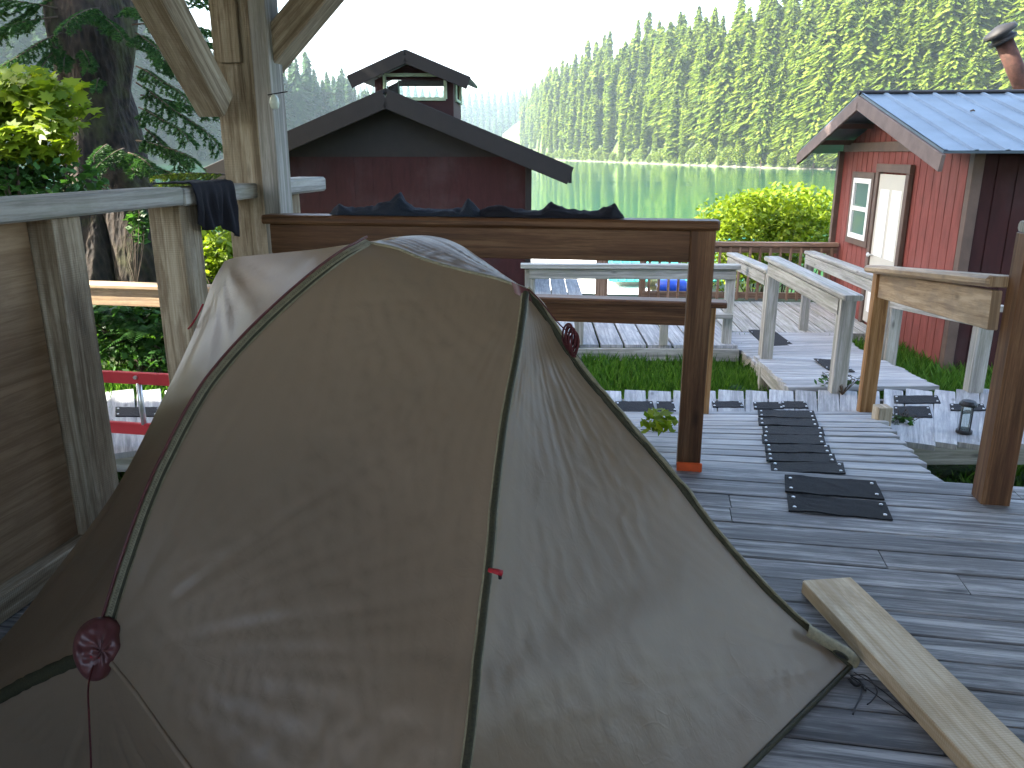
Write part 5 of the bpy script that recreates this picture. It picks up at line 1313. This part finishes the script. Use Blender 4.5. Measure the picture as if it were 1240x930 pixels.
def scatter(sh, sky_, x0, x1, depth, side, step, nrow):
    for r_ in range(nrow):
        v = (r_+.15)/nrow; px = x0 - (x0-x1)*0
        while px < x1:
            D0 = interp(px, sh); dp = depth*(D0/300)**.5; D = D0+dp*v+random.uniform(-3, 3); crest = max(2, slope_px(interp(px, sky_))*(D0+dp)+H-32)
            z = -3.2+(crest+3.4)*v**.8
            hgt = random.uniform(.75, 1.4)*(1 if v > .06 else random.uniform(.5, .95))
            cands.append((hgt*30/D, px+random.uniform(-2, 2), D, z-.5, hgt, side, r_))
            px += step/D*F*random.uniform(.7, 1.35)
scatter(SH_R, SKY_R, 632, 1290, 90, 'R', 5.6, 11)
scatter(SH_L, SKY_L, -60, 520, 90, 'L', 6.4, 10)
print('tree candidates', len(cands))
def hidden(px, side, row):      # behind shelter posts, buildings
    if side == 'L' and (row < 2 and 330 < px < 520): return True
    return False
cands = [c for c in cands if not hidden(c[1], c[5], c[6])]
cands.sort(key=lambda c: -c[0])
inframe = [c for c in cands if -20 < c[1] < 1262]
ind = inframe[:296]; ids = set(id(c) for c in ind); rest = [c for c in cands if id(c) not in ids]
for c in ind:
    (_, px, D, z, hg, side, row) = c; p = polar(px, D, z)
    me = random.choice(ME1 if side == 'R' else ME2)
    if side == 'R':
        lab, grp = 'tall sunlit conifer in the forest on the right shore of the inlet', 'conifers on the right shore'
    else: lab, grp = 'hazy blue green conifer on the left shore behind the shelter post', 'hazy conifers on the left shore'
    o = bpy.data.objects.new('conifer_tree', None); C.objects.link(o); o.location = p; tag(o, lab, 'tree', grp)
    o.rotation_euler = (0, 0, random.uniform(0, 6.28)); o.scale = (hg*random.uniform(.95, 1.25), hg*random.uniform(.95, 1.25), hg)
    a = bpy.data.objects.new('crown', me); C.objects.link(a); a.parent = o
    b = bpy.data.objects.new('trunk', TM); C.objects.link(b); b.parent = o
def forest(name, lst, mat, dec, kindlabel):
    Vs = []; Rs = []
    for (_, px, D, z, hg, side, row) in lst:
        V, R = VAR[random.randrange(6)]; n = len(R); 
        V4 = V.reshape(n, 4, 3); sel = np.arange(n)[::dec]; V4 = V4[sel].copy(); sc = 1+.30*(dec-1)
        cen = V4.mean(1, keepdims=True); V4 = cen+(V4-cen)*sc; a = random.uniform(0, 6.28); ca_, sa_ = math.cos(a), math.sin(a)
        X_ = V4[..., 0]*ca_-V4[..., 1]*sa_; Y_ = V4[..., 0]*sa_+V4[..., 1]*ca_; p = polar(px, D, z)
        Vs.append(np.stack([X_*hg+p.x, Y_*hg+p.y, V4[..., 2]*hg+p.z], -1).reshape(-1, 3)); Rs.append(R[sel])
    if Vs: obj(name, tri_mesh(name, np.concatenate(Vs), M[mat], R=np.concatenate(Rs), per=4), kind='stuff', label=kindlabel, cat='forest')
forest('forest', [c for c in rest if c[5] == 'R'], 'conifer', 4, 'dense mass of small conifers filling the right shore slope behind the nearer trees')
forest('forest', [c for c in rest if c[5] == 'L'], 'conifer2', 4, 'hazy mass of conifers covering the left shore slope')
# shore fringe: alders and rocks
px = 655
while px < 1250:
    D = interp(px, SH_R)+1; p = polar(px, D, -3.4); o = obj('shore_bush', random.choice(AL), None, loc=tuple(p), label='rounded light green bush at the waterline of the right shore', cat='bush', group='bushes along the right waterline')
    s_ = random.uniform(.35, .85); o.scale = (s_*1.2, s_, s_); o.rotation_euler = (0, 0, random.uniform(0, 6)); px += 9*random.uniform(.6, 1.5)*300/D
mb = MB(); px = 650
P = []
for i in range(4):
    row = []
    for k in range(300):
        q = 640+k*2.2; D = interp(q, SH_R)-2.5+i*1.6; z = [-3.15, -2.85, -2.7, -3.2][i]+.35*noise.noise(Vector((q*.13, i*1.3, 0)))+(.3*noise.noise(Vector((q*.5, i, 4)))); row.append(tuple(polar(q, D+1.5*noise.noise(Vector((q*.1, 0, i))), z)))
    P.append(row)
mb.grid(np.array(P)).build('rocky_shore', M['rock'], kind='structure')
# far hill, closed off in haze
P = []
for i in range(9):
    row = []
    for k in range(81):
        q = 300+k*7; D = 1250+i*60; top = slope_px(interp(q, [(300, 70), (430, 90), (500, 108), (560, 112), (590, 108), (640, 104), (700, 90), (860, 60)]))*1500-10; row.append(tuple(polar(q, D, -4+(top+4)*(i/8)**.85*(1+.06*noise.noise(Vector((q*.02, i*.5, 0)))))))
    P.append(row)
MB().grid(np.array(P)).build('far_hill', M['hill'], smooth=True, kind='structure')
Pf = np.array(P); lst = []
for _ in range(1500):
    i = random.uniform(.3, 8); q = random.uniform(380, 720); i0 = int(i); i0 = min(7, i0); k = (q-300)/7; k0 = int(k)
    b = Pf[i0, k0]*(1-(i-i0))+Pf[i0+1, k0]*(i-i0); lst.append((b, random.uniform(.6, 1.0), q, i))
Vs = []; Rs = []
for (b, hg, q, i) in lst:
    V, R = VAR[random.randrange(6)]; n = len(R); V4 = V.reshape(n, 4, 3)[::40].copy(); cen = V4.mean(1, keepdims=True); V4 = cen+(V4-cen)*4.2
    V4 = V4*hg*.95; V4[..., :2] *= 1.2; V4 += b; Vs.append(V4.reshape(-1, 3)); Rs.append(R[::40])
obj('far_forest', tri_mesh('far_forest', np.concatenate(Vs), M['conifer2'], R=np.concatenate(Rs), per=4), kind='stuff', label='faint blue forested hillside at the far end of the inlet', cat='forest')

# near conifers out of frame at left: unseen trees added to block and dapple the sun
HV, HR = conifer_mesh(300, 'conifer2', base=.42, spread=.17, dens=1.1); HC = tri_mesh('conifer_crown', HV, M['conifer2'], R=HR, per=4)
for (X0_, Y0_, sc0, me_, lb_) in [(-8.8, -.1, .42, ME2[0], 'nearest unseen shade conifer added beyond the plywood wall'), (-8.4, -3.2, .40, ME2[3], 'unseen shade conifer added behind the camera to the left'),
        (-9.6, 1.9, .62, HC, 'slim unseen shade conifer with a bare lower trunk, added nearest the lime shrub'), (-7.4, 3.2, .19, ME2[4], 'small unseen shade conifer added beside the boardwalk'), (-12.6, 2.2, .84, HC, 'very tall unseen shade conifer with a long bare trunk, added furthest back'), (-12, -2.2, .55, ME2[4], 'taller unseen shade conifer added second in line beyond the plywood wall'), (-10.5, 7.4, .50, HC, 'tall unseen shade conifer with a bare lower trunk, added left of the lime shrub'), (-12.5, 10.4, .55, HC, 'tallest unseen shade conifer with a bare lower trunk, added beyond the split spruce')]:
    p = Vector((X0_, Y0_, ground_h(X0_, Y0_)-.1)); o = bpy.data.objects.new('conifer_tree', None); C.objects.link(o); o.location = p; o.scale = (sc0,)*3
    tag(o, lb_, 'tree', 'added shade conifers on the left bank')
    for nm, me in (('crown', me_), ('trunk', TM)):
        a = bpy.data.objects.new(nm, me); C.objects.link(a); a.parent = o

# ------------------------------------------------------------------ haze
HAZE = .00015
m = bpy.data.materials.new('haze'); m.use_nodes = True; nt = m.node_tree; nt.nodes.clear(); out = nt.nodes.new('ShaderNodeOutputMaterial')
pv = nt.nodes.new('ShaderNodeVolumePrincipled'); pv.inputs['Color'].default_value = (.68, .84, 1, 1); pv.inputs['Density'].default_value = HAZE; pv.inputs['Anisotropy'].default_value = 0.0
nt.links.new(pv.outputs[0], out.inputs['Volume'])
bpy.ops.mesh.primitive_cube_add(size=1, location=(0, 900, 140)); hz = bpy.context.object; hz.name = 'haze'; hz.scale = (3600, 2300, 300); hz.data.materials.append(m); hz['kind'] = 'stuff'
